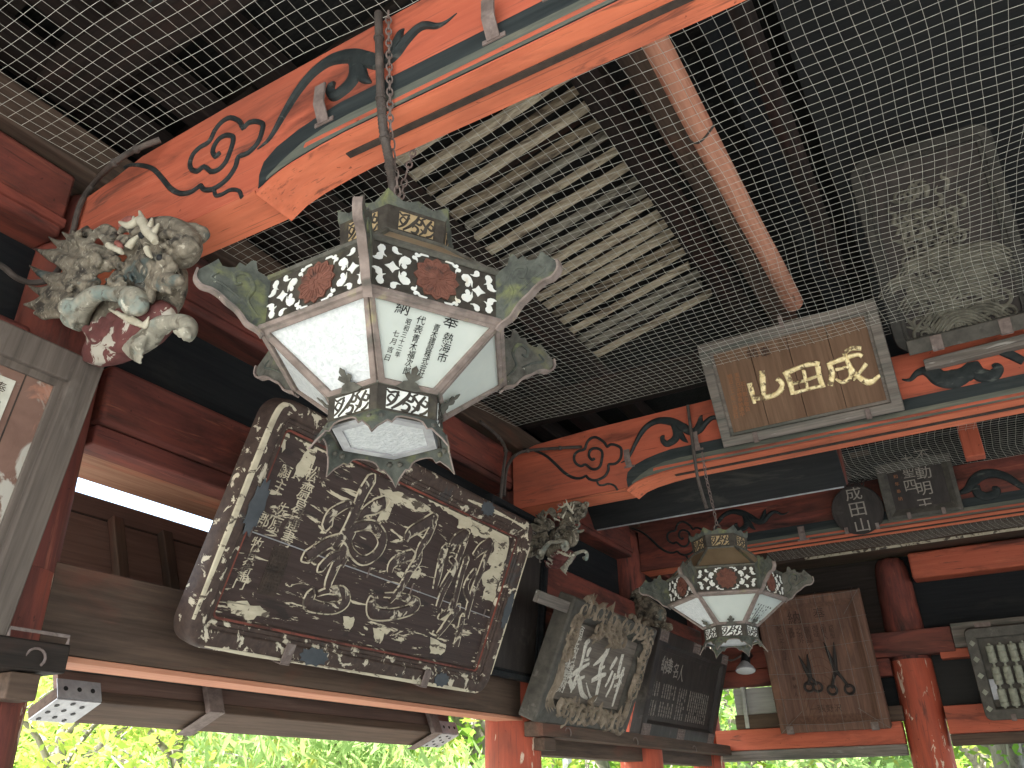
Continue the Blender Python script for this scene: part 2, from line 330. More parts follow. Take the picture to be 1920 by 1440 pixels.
M['tongue'] = surf('faded_red', (.20, .07, .055), (.30, .12, .10), (30, 30, 30), [((.7, .66, .6), (25, 25, 25), .6, .63, .8)], rough=.5)
M['carved_wood'] = surf('carved_brown_wood', (.12, .092, .066), (.30, .24, .18), (9, 9, 9), [((.38, .32, .25), (22, 22, 22), .60, .70, .6), ((.05, .04, .032), (10, 10, 10), .54, .66, .6)], rough=.65, bump=.3)
M['grainplq'] = surf('grained_grey_board', (.085, .068, .055), (.17, .14, .117), (2, 60, 60), [((.30, .26, .22), (2, 9, 9), .5, .7, .5)], rough=.7)
M['redwood'] = surf('reddish_brown_board', (.085, .046, .033), (.165, .090, .064), (45, 3, 45), [((.07, .04, .03), (8, 2, 8), .5, .7, .7), ((.30, .15, .09), (4, 1.4, 4), .55, .7, .5)], rough=.65)
M['grain'] = surf('dark_grain_line', (.09, .045, .03), (.12, .06, .04), (30, 30, 30), bump=0)
M['paintpic'] = surf('faded_painting', (.15, .085, .065), (.22, .13, .10), (6, 6, 6), [((.42, .40, .35), (5, 4, 5), .53, .58, .85, 1.0), ((.34, .16, .11), (4, 5, 4), .56, .62, .85, .9), ((.07, .04, .035), (4, 4, 4), .60, .65, .8, .9)], rough=.7)
M['greyw'] = wood('Y', 'grey_frame_wood', (.070, .056, .048), (.14, .114, .096), [((.24, .205, .175), (6, 2, 6), .58, .7, .4)], ac=40)
M['paper'] = surf('pale_paper', (.45, .43, .36), (.60, .58, .50), (20, 20, 20), [((.3, .27, .2), (9, 9, 9), .55, .7, .6)], rough=.8)
M['concrete'] = surf('pale_grey_panel', (.34, .33, .31), (.46, .45, .42), (3, 3, 40), [((.22, .17, .14), (2, 2, 2), .52, .7, .6)], rough=.8)
M['glassw'] = surf('white_lamp_glass', (.75, .75, .74), (.9, .9, .88), (9, 9, 9), rough=.25, bump=0, transl=.3)
M['blackm'] = surf('black_metal', (.012, .012, .013), (.03, .03, .03), (20, 20, 20), rough=.5, bump=.05)
M['bamboo'] = surf('grey_green_cylinder', (.16, .16, .125), (.29, .29, .225), (20, 20, 20), [((.10, .10, .085), (9, 9, 9), .55, .7, .6)], rough=.6)
M['frameplq'] = surf('olive_brown_frame', (.045, .041, .035), (.092, .083, .070), (16, 16, 16), [((.24, .22, .19), (8, 8, 8), .6, .74, .5)], rough=.6)
M['gravel'] = surf('pale_gravel', (.205, .212, .198), (.325, .334, .315), (9, 9, 9), [((.25, .23, .2), (30, 30, 30), .5, .7, .6)], rough=.9, bump=.3)
M['stone'] = surf('stone_paving', (.30, .29, .27), (.42, .41, .38), (6, 6, 6), [((.2, .19, .17), (2, 2, 2), .5, .7, .5)], rough=.8)
def leafmat(name, a, b):
    return surf(name, a, b, (1.7, 1.7, 1.7), [((.40, .37, .06), (2.3, 2.3, 2.3), .54, .66, .7)], rough=.5, bump=0, transl=.55)
M['leaf1'] = leafmat('fresh_green_leaves', (.12, .25, .03), (.24, .40, .06))
M['leaf2'] = leafmat('yellow_green_leaves', (.22, .34, .05), (.40, .48, .10))
M['leaf3'] = leafmat('pale_green_leaves', (.20, .34, .10), (.36, .48, .20))
M['bark'] = surf('grey_bark', (.14, .125, .10), (.32, .29, .24), (9, 9, 2.5), [((.07, .06, .05), (12, 12, 3), .54, .66, .8)], rough=.9, bump=.8)
M['pole'] = surf('pale_pole_paint', (.55, .55, .55), (.68, .68, .68), (8, 8, 2), rough=.5, bump=.05)

# ---------------------------------------------------------------- ground
g = MB(); g.add([(-300, -300, 0), (300, -300, 0), (300, 300, 0), (-300, 300, 0)], [(0, 1, 2, 3)])
tag(mk('ground', g, M['gravel']), 'pale gravel ground around the hall', None, None, 'structure')

# ---------------------------------------------------------------- the hall
hall = thing('votive_hall', 'open timber hall with vermilion beams, round red columns and a dark bark roof', 'hall', loc=(0, 0, 0))
def part(name, mb, mat, label=None, par=None, **k):
    o = mk(name, mb, mat, par or hall, **k)
    if label: o['label'] = label
    return o
def hb(name, x0, x1, y0, y1, z0, z1, mat, label=None, bev=.008, par=None):
    return part(name, MB().box(x0, x1, y0, y1, z0, z1), M[mat], label, par, bev=bev)
YB = (1.44, 4.97, 7.40)                                  # front faces of the three carved beams
YC = (1.60, 5.20, 7.45, 9.32)                            # column rows
def column(x, y, top, mat, label=None, r=.19):
    n = 28; prof = []
    for z, k in ((0, .9), (.02, 1), (1.2, 1.0), (2.6, .97), (top-.28, .90), (top-.10, .82), (top-.03, .70), (top, .55)): prof.append((r*k, z))
    mb = MB(); b = MB()
    zs = 2.34 if x < -1 else 2.74; lo_ = [(r*.9, 0), (r, .02), (r, 1.2), (r*.985, 1.8), (r*.973, zs)]
    mb.lathe(lo_, n, (x, y, 0)); o = part('column', mb, M[mat], label, angle=60)
    um = MB().lathe([(r*.970, zs+.001)]+[(r*k, z) for z, k in ((zs+.25, .965), (top-.28, .90), (top-.10, .82), (top-.03, .70), (top, .55))], n, (x, y, 0)); part('upper_shaft', um, M['agedZ'], 'sooty upper shaft', o, angle=60)
    b.lathe([(r*1.5, 0), (r*1.5, .06), (r*1.25, .12)], 24, (x, y, 0)); part('base_stone', b, M['stone'], None, o)
    return o
for i, y in enumerate(YC):
    column(-3.0, y, 3.93, 'colfade' if i else 'colred', ['thick dark red column with worn streaks', 'pale flaking red column with a grey top', 'red column behind the carved plaque', 'slim red corner column'][i], (.19, .19, .19, .165)[i])
    column(3.6, y, 3.93, 'colred')
column(-3.0, -1.95, 3.93, 'colred'); column(3.6, -1.95, 3.93, 'colred')
column(-.84, 9.32, 3.74, 'colfade', 'faded red column of the back wall with a soot-dark top')
column(1.35, 9.32, 3.74, 'colfade')

# carved cross beams
BF = Fr((0, YB[0], 0), (1, 0, 0), (0, 0, 1))
def z1(l, s=3, ox=0, oy=0): return [BF.uv(ox+p[0]/s, oy+p[1]/s) for p in l]
wave = z1([(700, 945), (740, 930), (800, 932), (860, 950), (910, 1000), (960, 1060), (1020, 1090), (1080, 1080), (1130, 1045)])
cloud = z1([(1130, 1045), (1150, 1068), (1195, 1068), (1245, 1040), (1290, 1000), (1328, 940), (1345, 885), (1400, 862), (1450, 810), (1475, 750), (1480, 700), (1440, 685), (1400, 695), (1370, 722),
            (1350, 685), (1300, 664), (1250, 690), (1210, 740), (1180, 800), (1130, 830), (1090, 870), (1072, 920), (1080, 955), (1115, 965), (1152, 940), (1190, 967), (1235, 955), (1272, 915), (1292, 870), (1312, 810), (1312, 772), (1280, 762), (1240, 780), (1210, 820), (1200, 860), (1217, 882), (1242, 860)])
hook = z1([(1208, 1062), (1215, 1100), (1250, 1096), (1300, 1070), (1345, 1075), (1362, 1112)])
vine = [BF.uv(*p) for p in [(483, 280), (507, 260), (533, 217), (560, 173), (587, 140), (617, 117), (642, 108), (667, 106), (690, 112), (715, 118), (740, 105), (762, 78), (783, 57), (800, 49), (820, 50), (837, 42), (857, 25)]]
curl = [BF.uv(*p) for p in [(668, 112), (668, 138), (658, 158), (642, 173), (630, 180), (621, 174), (622, 164), (629, 160)]]
leafs = [[BF.uv(*p) for p in [(712, 122), (730, 108), (744, 85), (751, 66), (758, 54)]], [BF.uv(*p) for p in [(660, 116), (672, 128), (684, 148), (697, 156)]]]
band_top = [BF.uv(*p) for p in [(486, 352), (486, 330), (496, 305), (520, 277), (560, 245), (600, 218), (640, 193), (700, 163)]]
def beam(yf, dx, dz, T, label, x1=3.42, mats=('redX', 'bounce_lit'), full=True):
    fr = Fr((dx, yf, dz), (1, 0, 0), (0, 0, 1))
    xl, xr = -2.83-dx, x1-dx
    ztop, zb, zl = 3.875, 3.458, 3.392
    half = [(-1.79, zl), (-1.772, zl+.004), (-1.765, zl-.014), (-1.748, zl-.004), (-1.70, zl+.024), (-1.62, zb-.022), (-1.50, zb-.007), (-1.40, zb)]
    prof = [(xl, zl)]+half+[(-x+.45, z) for x, z in half[::-1]]+[(xr, zl)]
    arc = prof[:] + [(xr, ztop), (-1, ztop+.012), (-2.0, ztop), (-2.45, ztop-.02), (-2.60, ztop-.06), (xl, ztop-.10)]
    mb = MB().plate(arc, -T, 0, fr)
    b = part('carved_beam', mb, M[mats[0]], label, bev=.003)
    # belly sheet with bounce light painted in, its groove, the band on its face
    under = MB(); vs = [fr.P(p[0], p[1]-.004, 0) for p in prof]+[fr.P(p[0], p[1]-.004, -T) for p in prof]; n = len(prof)
    under.add(vs, [(i, i+1, n+i+1, n+i) for i in range(n-1)]); part('beam_underside', under, M[mats[1]], None, b)
    gr = MB().box(dx-1.45, dx+1.9, yf+T*.40, yf+T*.54, dz+zb-.011, dz+zb-.0055); part('groove', gr, M['groove'], None, b)
    lowf = lambda x: max(next((q0[1]+(q1[1]-q0[1])*(x-q0[0])/(q1[0]-q0[0]) for q0, q1 in zip(half, half[1:]) if q0[0] <= x <= q1[0]), zb if x > -1.4 else zl)+.004, zl)
    bl = [(max(x, -1.758), max(v, lowf(max(x, -1.758))+.004+.012*i)) for i, (x, v) in enumerate(band_top)]
    bt = bl+[(.45-p[0], p[1]) for p in bl[::-1]]
    lx = [-1.755, -1.74, -1.70, -1.66, -1.62, -1.56, -1.50, -1.40]
    low = [(x, lowf(x)) for x in lx]; low = low+[(.45-p[0], p[1]) for p in low[::-1]]
    pl = MB(); pl.plate(bt+low[::-1], 0, .004, fr); part('painted_band', pl, M['black'], 'dark green-black band along the lower face', b)
    fb = MB(); lo2 = [(x, lowf(x)) for x in (-1.72, -1.66, -1.58, -1.48, -1.38, -1.0, .5, 1.4, 1.83, 1.93, 2.03, 2.11, 2.17)]; up2 = [(x, min(lowf(x)+.062, lowf(x)+.012+(x+1.72)*.28 if x < 0 else lowf(x)+.012+(2.17-x)*.28)) for x, _ in lo2]
    fb.plate(up2+lo2[::-1], .0042, .0062, fr); part('faded_strip', fb, M['fadeb'], 'faded grey-green lower half of the painted band', b)
    ed = MB(); ed.strip([(-1.55, zb+.018), (-1.4, zb+.024), (0, zb+.026), (1.9, zb+.02)], .022, .006, fr, .003); part('edge_line', ed, M['redX'], None, b)
    if full:
        s = MB(); s.strip(wave, [.007, .020, .023, .023, .018], .010, fr); s.strip(hook, .016, .009, fr); part('wave_scroll', s, M['blackt'], None, b)
        s = MB(); s.strip(cloud, .021, .011, fr, 0, 3); part('cloud_scroll', s, M['blackt'], None, b)
        s = MB(); s.strip(vine, [.006, .024, .040, .048, .06, .062, .054, .042, .030, .018, .004], .018, fr); s.strip(curl, [.06, .06, .05, .036, .026], .018, fr)
        for l in leafs: s.strip(l, [.03, .055, .05, .03, .004], .016, fr)
        part('vine_scroll', s, M['blackt'], None, b)
    return b, fr
B1, BF1 = beam(YB[0], 0, 0, .165, 'nearest bright vermilion beam with cloud and vine scrolls')
B2, BF2 = beam(YB[1], -.19, .06, .22, 'second red beam behind the large lantern, carrying the gold lettered plaque')
B3, BF3 = beam(YB[2], -.40, .11, .22, 'farthest carved red beam behind the small lantern', mats=('agedX', 'bounce_lit'))
def motif(fr, par, pts_w, name='leaf_scroll'):
    s = MB()
    for pts, ws in pts_w: s.strip([fr.uv(*p) for p in pts], ws, .02, fr)
    part(name, s, M['blackt'], None, par)
Z = lambda l: [(1560+a/5.333, 560+b/5.333) for a, b in l]
motif(BF2, B2, [(Z([(700, 808), (780, 812), (850, 745), (920, 722), (1000, 740), (1080, 795), (1180, 808), (1280, 780), (1350, 730), (1400, 660)]), [.01, .03, .05, .09, .11, .13, .10, .06]),
                (Z([(1405, 640), (1395, 720), (1375, 825)]), [.03, .09, .08, .01]),
                (Z([(1420, 640), (1455, 735), (1530, 775), (1610, 765), (1655, 715), (1640, 680), (1605, 690)]), [.05, .09, .09, .07, .06, .03]),
                (Z([(1380, 570), (1480, 510), (1600, 490), (1760, 550), (1920, 630)]), [.03, .05, .06, .06, .05])])
Y_ = lambda l: [(1360+a/3.4286, 800+b/3.4286) for a, b in l]
motif(BF3, B3, [(Y_([(1500, 430), (1560, 400), (1600, 345), (1650, 310), (1720, 300), (1800, 320), (1860, 355), (1930, 400)]), [.03, .07, .09, .09, .08, .07, .06, .05]),
                (Y_([(1610, 380), (1625, 430), (1680, 450), (1735, 430), (1742, 400), (1715, 395)]), [.06, .08, .08, .06, .03])])
def clip_bracket(fr, px, py, par, s=1.0, h=.085):
    u, v = fr.uv(px, py); mb = MB(); wd = .042*s; t = .006
    mb.prism([fr.P(u-wd/2, v+y, x) for x, y in [(.036, -.004), (.043, -.002), (.043, h*.72), (.036, h*.72)]], fr.ex*wd)
    mb.prism([fr.P(u-wd/2, v+y, x) for x, y in [(.006, -h*.62), (.012, -h*.64), (.043, -.003), (.036, -.0045)]], fr.ex*wd)
    mb.prism([fr.P(u-wd*.9, v+y, x) for x, y in [(.0045, -h*.52), (.0045, -h*.68), (.009, -h*.68), (.009, -h*.52)]], fr.ex*wd*1.8)
    part('iron_bracket', mb, M['iron'], 'bent rusty iron clip', par)
for p in ((613, 205), (928, 48), (1040, -35)): clip_bracket(BF1, *p, B1, 1.0, .10)
for p in ((1180, 862), (1307, 830)): clip_bracket(BF2, *p, B2)
for p in ((1505, 1002),): clip_bracket(BF3, *p, B3, 1.3)
# grey plank on beam two that carries the hanging carving
pk = MB(); a = BF2.uv(1735, 690); c = BF2.uv(1990, 632)
pk.plate([(a[0], a[1]-.03), (c[0]+.8, a[1]+.0), (c[0]+.8, a[1]+.075), (a[0], a[1]+.03)], .0, .06, BF2); part('support_plank', pk, M['greyX'], 'grey plank under the hanging carving', bev=.004)

# left facade, bay by bay
bays = [(-1.75, YC[0]-.17), (YC[0]+.17, YC[1]-.17), (YC[1]+.17, YC[2]-.17), (YC[2]+.17, YC[3]-.15)]
for i, (a, b) in enumerate(bays):
    hb('tie_beam', -3.10, -2.87, a, b, 2.95, 3.21, 'agedY', 'soot-stained red tie beam', .02)
    hb('tie_rail', -3.02, -2.885, a, b, 2.865, 2.945, 'agedY')
    hb('head_beam', -3.12, -2.86, a, b, 3.62, 3.925, 'agedY', None, .015)
    hb('head_moulding', -2.88, -2.845, a, b, 3.66, 3.70, 'agedY', None, .004)
    hb('dark_board', -3.05, -3.02, a, b, 3.215, 3.615, 'coalY', 'dark boards between the beams', 0)
    if i >= 2: hb('tie_rail', -3.0, -2.93, a-.02, b+.02, 2.42, 2.86, 'agedY', 'red board below the tie beam', .01)
    if i < 2: hb('outer_beam', -3.34, -3.03, a, b, 2.885, 2.98, 'lime', 'pale limed beam outside the tie beam')
hb('wall_plate', -3.25, -2.80, -2.3, 9.6, 3.935, 4.12, 'brownY', 'flat grey-brown plate on the column heads', .012)
hb('gable_board', -3.08, -3.04, -2.3, 9.6, 4.125, 4.62, 'coalY', None, 0)
hb('rail_plank', -2.985, -2.86, YC[0]+.12, YC[1]-.13, 2.075, 2.385, 'brownY', 'broad brown plank rail under the large plaque', .006)
under = MB().box(-3.02, -2.855, YC[0]+.10, YC[1]-.1, 2.052, 2.0725); part('rail_underside', under, M['under'], 'orange underside of the plank rail with bounce light painted in', bev=.004)
hb('rail', -2.80, -2.66, -1.2, 1.715, 1.985, 2.075, 'darkY', 'dark rail end with an iron ring', .006)
hb('rail_block', -2.80, -2.70, 1.56, 1.66, 1.90, 1.981, 'brownY', None, .004)
hb('rail', -2.84, -2.70, 5.07, 9.35, 1.955, 2.045, 'brownY', 'brown rail under the carved plaque', .006)
hb('rail_block', -2.86, -2.74, 5.16, 5.32, 1.875, 1.951, 'brownY', None, .004)
hb('rail_support', -3.08, -2.92, 5.4, 9.3, 1.86, 1.99, 'brownY', None, .006)
def ring(x, y, z, r=.028, fr=None):
    mb = MB(); pts = [(x+.004+.012*math.sin(t/2), y+r*math.sin(t), z-r+r*math.cos(t)) for t in [k*math.pi*1.5/10-2.2 for k in range(11)]]
    mb.tube(pts, .0045, 6); part('iron_ring', mb, M['iron'])
ring(-2.66, 1.60, 2.05); ring(-2.853, 4.25, 2.25); ring(-2.70, 5.42, 2.02); ring(-2.70, 6.6, 2.01); ring(-2.70, 8.0, 2.0)
mb = MB().tube([(-2.66, 1.50, 2.075), (-2.66, 1.50, 2.10), (-2.66, 1.70, 2.10), (-2.66, 1.70, 2.075)], .006, 6); part('iron_staple', mb, M['iron'])

# back wall
yb = 9.15
hb('back_rail', -2.84, -1.03, yb, yb+.16, 1.995, 2.19, 'redX', 'red lower rail of the back wall', .006)
hb('back_rail', -.64, 1.2, yb, yb+.16, 2.06, 2.30, 'redX', 'broad red rail right of the column', .006)
hb('back_board', -2.8, -1.03, yb+.02, yb+.12, 1.895, 1.99, 'greyX', None, .005)
hb('back_board', -.64, 1.2, yb+.04, yb+.14, 1.96, 2.055, 'brownX', None, .005)
hb('back_plank', -2.62, -1.0, yb+.03, yb+.11, 2.195, 2.33, 'brownX', None, .005)
hb('back_rail', -2.80, -.42, yb-.03, yb+.13, 2.77, 3.0, 'agedX', 'sooty red middle rail', .006)
hb('back_rail', -.415, 1.4, yb-.05, yb+.11, 2.80, 3.02, 'greyX', 'greyed middle rail behind the cylinder plaque', .006)
hb('back_rail', -.56, 1.4, yb-.02, yb+.14, 2.715, 2.795, 'redX', None, .006)
hb('back_rail', -2.8, -1.02, yb+.0, yb+.12, 2.60, 2.765, 'agedX', None, .006)
hb('back_boards', -2.82, -.85, yb+.14, yb+.18, 2.95, 3.755, 'darkX', None, 0)
hb('back_boards', -.84, 3.4, yb+.19, yb+.22, 2.95, 3.755, 'coalX', 'dark boards of the back wall', 0)
hb('back_beam', -.64, 3.4, yb-.05, yb+.18, 3.475, 3.735, 'redX', 'streaked red beam at the top of the back wall', .02)
hb('back_plate', -2.8, 3.4, yb-.22, yb+.2, 3.76, 3.90, 'brownX', None, .01)
mb = MB().box(-1.6, 1.2, yb-.226, yb-.221, 3.765, 3.79); part('peeling_edge', mb, M['cream'], 'peeled white edge', None)
hb('door_panel', -2.62, -2.06, yb+.10, yb+.13, 2.335, 2.595, 'concrete', 'pale grey panel between the rails', .004)
hb('door_post', -2.06, -2.02, yb+.08, yb+.14, 2.335, 2.595, 'greyZ', None, .004)
hb('door_post', -2.52, -2.48, yb+.02, yb+.08, 2.2, 2.62, 'concrete', None, .004)
hb('door_panel', -.995, -.25, yb+.172, yb+.186, 2.2, 2.9, 'slate', 'dark grey panel beside the red column', 0)
hb('back_boards', -2.0, -1.0, yb+.17, yb+.186, 2.2, 2.9, 'coalX', None, 0)
hb('door_panel', -.245, 1.2, yb+.172, yb+.186, 2.2, 2.9, 'coalX', None, 0)

# roof: two slopes, battens, purlins, ceiling boards
def zr(x): return 4.80+.27*(x+2.2) if x < .9 else 4.80+.27*(.9+2.2)-.27*(x-.9)
mb = MB()
for x0, x1 in ((-4.7, .9), (.9, 6.4)):
    mb.prism([(x0, -3.0, zr(x0)), (x1, -3.0, zr(x1)), (x1, -3.0, zr(x1)+.3), (x0, -3.0, zr(x0)+.3)], (0, 14.2, 0))
part('roof', mb, M['thatch'], 'dark bark roof', angle=30)
def slopebar(y, x0, x1, dz, w, h, mat, name, label=None):
    mb = MB(); n = 7; pts = []
    sk_ = rnd.uniform(-.03, .03); ja = [rnd.uniform(-.006, .006)+sk_*(_i/n-.5) for _i in range(n+1)]; vs = []
    for i in range(n+1):
        x = x0+(x1-x0)*i/n; z = zr(x)-dz+ja[i]*.5; yy = y+ja[i]
        vs += [(x, yy-w/2, z), (x, yy+w/2, z), (x, yy+w/2, z+h), (x, yy-w/2, z+h)]
    fs = [(0, 1, 2, 3), (4*n+3, 4*n+2, 4*n+1, 4*n)]
    for i in range(n):
        for k in range(4): fs.append((4*i+k, 4*i+4+k, 4*i+4+(k+1) % 4, 4*i+(k+1) % 4))
    mb.add(vs, fs); return part(name, mb, mat, label, angle=30)
y = 2.30
for k in range(23):
    slopebar(y, -2.20+rnd.uniform(-.02, .02)-.003*k, -1.18+rnd.uniform(-.04, .05)-.004*k, .145+rnd.uniform(-.012, .008), rnd.uniform(.030, .052), .04, M[rnd.choice(('batten', 'batten', 'batten_b', 'batten_g'))], 'roof_batten', None)
    y += .134+rnd.uniform(-.022, .022)
for k in range(12): slopebar(2.0+.29*k+rnd.uniform(-.05, .05), -2.5, -1.0, .07, .03, .03, M['darkX'], 'under_batten')
for k in range(14):
    slopebar(-1.6+.26*k if k < 13 else 1.9, -4.4, -2.45, .12, .07, .08, M['darkX'], 'rafter')
hb('purlin', -2.34, -2.19, -2.4, 9.6, 4.50, 4.63, 'deepY', 'dark red purlin under the batten ends')
hb('purlin', -1.20, -1.05, 1.7, 9.6, 4.76, 4.90, 'deepY', 'dark red purlin above the batten ends', .012)
hb('purlin', -2.66, -2.53, -2.4, 9.6, 4.36, 4.50, 'deepY'); hb('purlin', -2.98, -2.84, -2.4, 9.6, 4.30, 4.44, 'deepY')
hb('ceiling_plank', -1.0, -.80, 1.5, 9.4, 4.93, 4.96, 'brownY', 'red-brown ceiling plank beside the log', .006)
mb = MB(); pts = [(-.70-.02*t-.012*math.sin(t*5), 1.3+3.9*t, 4.62+.012*math.sin(t*7)) for t in [i/16 for i in range(17)]]
mb.tube(pts, [.064, .060, .066, .062, .068], 14); lo = part('round_purlin', mb, M['log'], 'pinkish round log crossing above the net', angle=60)
mb = MB(); p = pts[8]; mb.tube([(p[0]+.07*math.cos(t), p[1]+.02*math.sin(t*2), p[2]+.07*math.sin(t)) for t in [i*math.pi/8 for i in range(17)]], .006, 6, False); part('tie_wire', mb, M['cable'], None, lo)
mb = MB().tube([(-.33, 1.3, 4.66), (-.345, 3, 4.67), (-.37, 5.0, 4.66)], .055, 10); part('round_purlin', mb, M['deepY'], 'thin red round purlin', angle=60)
hb('ceiling_board', -.60, -.42, 1.3, 9.4, 5.10, 5.13, 'coalY', None, 0)
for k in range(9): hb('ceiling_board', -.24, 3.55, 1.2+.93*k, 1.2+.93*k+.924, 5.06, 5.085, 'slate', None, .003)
# cross timbers above the carved beams
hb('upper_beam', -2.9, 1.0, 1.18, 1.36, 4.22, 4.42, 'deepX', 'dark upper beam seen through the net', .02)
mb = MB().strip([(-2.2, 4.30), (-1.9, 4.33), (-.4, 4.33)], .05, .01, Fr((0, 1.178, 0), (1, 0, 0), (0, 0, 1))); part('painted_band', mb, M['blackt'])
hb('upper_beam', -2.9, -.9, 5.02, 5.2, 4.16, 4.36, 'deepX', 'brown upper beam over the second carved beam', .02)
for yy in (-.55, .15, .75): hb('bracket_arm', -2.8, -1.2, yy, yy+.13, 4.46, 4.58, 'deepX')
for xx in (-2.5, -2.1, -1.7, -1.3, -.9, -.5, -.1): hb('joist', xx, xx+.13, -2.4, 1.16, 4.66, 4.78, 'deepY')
for xx in (-2.45, -1.75): hb('bearing_block', xx, xx+.2, 1.15, 1.39, 4.44, 4.62, 'deepX', None, .02)
hb('strut', .07, .20, 6.5, 6.62, 3.75, 5.0, 'redZ', 'red strut behind the second beam')
for xx, yy in ((-.12, 6.35), (.02, 6.35), (.47, 6.2), (.66, 6.2), (.84, 6.2)): part('batten_end', MB().bar((xx, yy, 4.05), (xx+.02, yy+.10, 4.32), .05, .06), M['batten'])
mb = MB().box(-1.0, 1.9, 6.6, 6.64, 4.0, 5.0); part('dark_board', mb, M['coalX'])
hb('strut', -.86, -.74, 6.3, 6.44, 3.68, 4.6, 'agedZ', 'dull red strut beside the sooty board')
hb('gable_wall', -4.4, 6.2, 10.4, 10.46, 3.9, 5.7, 'coalX', None, 0)
hb('eave_beam', -4.5, 6.2, -2.9, -2.75, 4.15, 4.35, 'agedX')
hb('side_beam', 3.45, 3.72, -2.3, 9.6, 3.6, 3.93, 'agedY')
hb('side_tie', 3.5, 3.68, -2.3, 9.6, 2.95, 3.2, 'agedY')
hb('cross_beam', -2.85, 3.45, -2.05, -1.85, 3.5, 3.9, 'redX')

# ---------------------------------------------------------------- bird nets
def net(x0, x1, y0, y1, z, label, sag=.05, cell=.05, r=.0016, drop=None):
    mb = MB(); ph = [rnd.uniform(0, 6) for _ in range(6)]
    def P(x, y):
        a = (x-x0)/(x1-x0); b = (y-y0)/(y1-y0)
        dx = .012*math.sin(3.1*y+ph[0]+x)+.006*math.sin(9*y+ph[1]+4*x)+.05*math.sin(1.3*x+ph[4])*math.sin(math.pi*b)
        dy = .014*math.sin(2.3*x+ph[2])+.006*math.sin(8*x+ph[3]+5*y)
        zz = z-sag*math.sin(math.pi*b)*(.6+.4*math.sin(2.5*x+ph[5]))+.006*math.sin(5*x+3*y)
        if drop: zz += drop*b
        return Vector((x+dx+.02*math.sin(7*b), y+dy, zz))
    nx = int(round((x1-x0)/cell)); ny = int(round((y1-y0)/cell))
    for i in range(nx+1):
        x = x0+i*cell; mb.tube([P(x, y0+j*cell) for j in range(ny+1)], r, 3, False)
    for j in range(ny+1):
        y = y0+j*cell; mb.tube([P(x0+i*cell, y) for i in range(nx+1)], r, 3, False)
    return tag(mk('bird_net', mb, M['net'], None, 180), label, 'net', 'bird nets under the roof')
net(-2.72, 2.0, 1.70, 4.86, 3.90, 'wide white bird net between the near beam and the second beam', .03, .05, .00092, .13)
net(-2.79, .6, -.9, 1.46, 3.94, 'bird net at the upper left, on the near side of the front beam', .03, .05, .0008)
net(-1.9, 2.0, 5.25, 7.34, 3.92, 'bird net behind the gold lettered plaque, between second and third beams', .03, .05, .0009, .06)
net(-1.9, 1.6, 7.66, 8.9, 3.80, 'narrow strip of bird net between the farthest beam and the back wall', .02, .05, .0009)

# ---------------------------------------------------------------- hanging lanterns
PHI0 = rad(-60.9)
def ring6(R, z, phi): return [Vector((R*math.cos(phi+k*math.pi/3), R*math.sin(phi+k*math.pi/3), z)) for k in range(6)]
ZB = 2.36
RW, RT, RL, RB_, RC, RD = (.348, 2.669-ZB), (.340, 2.82-ZB), (.159, 2.521-ZB), (.157, 2.442-ZB), (.173, 3.06-ZB), (.165, 2.975-ZB)
def face_fr(lo, hi, k, phi):
    a0, a1 = ring6(*lo, phi)[k], ring6(*lo, phi)[(k+1) % 6]; b0, b1 = ring6(*hi, phi)[k], ring6(*hi, phi)[(k+1) % 6]
    o = (a0+a1)/2; t = (b0+b1)/2; fr = Fr(o, a1-a0, t-o); return fr, (a1-a0).length/2, (b1-b0).length/2, (t-o).length
def comma(cu, cv, s, rot, flip=1):
    pts = []
    for i in range(14):
        t = i/13*2*math.pi; r = s*(.55+.25*math.cos(t)); x, y = r*math.cos(t)*.9, r*math.sin(t)*.8
        pts.append((x, y))
    pts = [(.42, .0), (.36, .28), (.12, .42), (-.16, .36), (-.34, .12), (-.62, .04), (-.95, .22), (-.62, -.22), (-.22, -.40), (.16, -.38)]
    c, q = math.cos(rot), math.sin(rot)
    return [(cu+s*(x*c-y*flip*q), cv+s*(x*q+y*flip*c)) for x, y in pts]
def vinework(mb, fr, hw, hv, w, seed, th=.011, h=.003):
    """dark scrolling vine over a light panel of half width hw, from v=0 to hv"""
    q = random.Random(seed)
    sx = hw/1.0; sy = hv
    def S(l, ws): mb.strip([(a*sx, b*sy) for a, b in l], ws, h, fr, w, 4)
    S([(-1, .10), (-.75, .28), (-.55, .58), (-.45, .95)], [th*.7, th*1.3, th]); S([(-.75, .28), (-.95, .50), (-.80, .72), (-.62, .62)], [th, th*.8, th*.5])
    S([(-1, .95), (-.85, .82), (-.55, .9), (-.4, .7)], [th*.6, th, th*.4])
    S([(-.75, .02), (-.35, .35), (.0, .75), (.1, 1)], [th*.8, th*1.6, th*1.1]); S([(-.3, .05), (0, .05), (.1, .3), (-.1, .42), (-.24, .28)], [th*.6, th*1.4, th*1.2, th*.8, th*.4])
    S([(-.1, .62), (.2, .55), (.28, .78), (.12, .86)], [th, th*1.2, th*.6]); S([(.2, .0), (.45, .25), (.62, .6), (.85, .95)], [th*.7, th*1.5, th])
    S([(.25, .35), (.5, .2), (.6, .4)], [th*.5, th*1.3, th*.6]); S([(.55, .5), (.3, .85), (.5, .98)], [th*.9, th*1.1, th*.4])
    S([(.62, .55), (.9, .42), (.98, .65), (.82, .74)], [th, th*1.1, th*.5]); S([(.6, .0), (.85, .1), (1, .3)], [th*.6, th*1.2, th*.6])
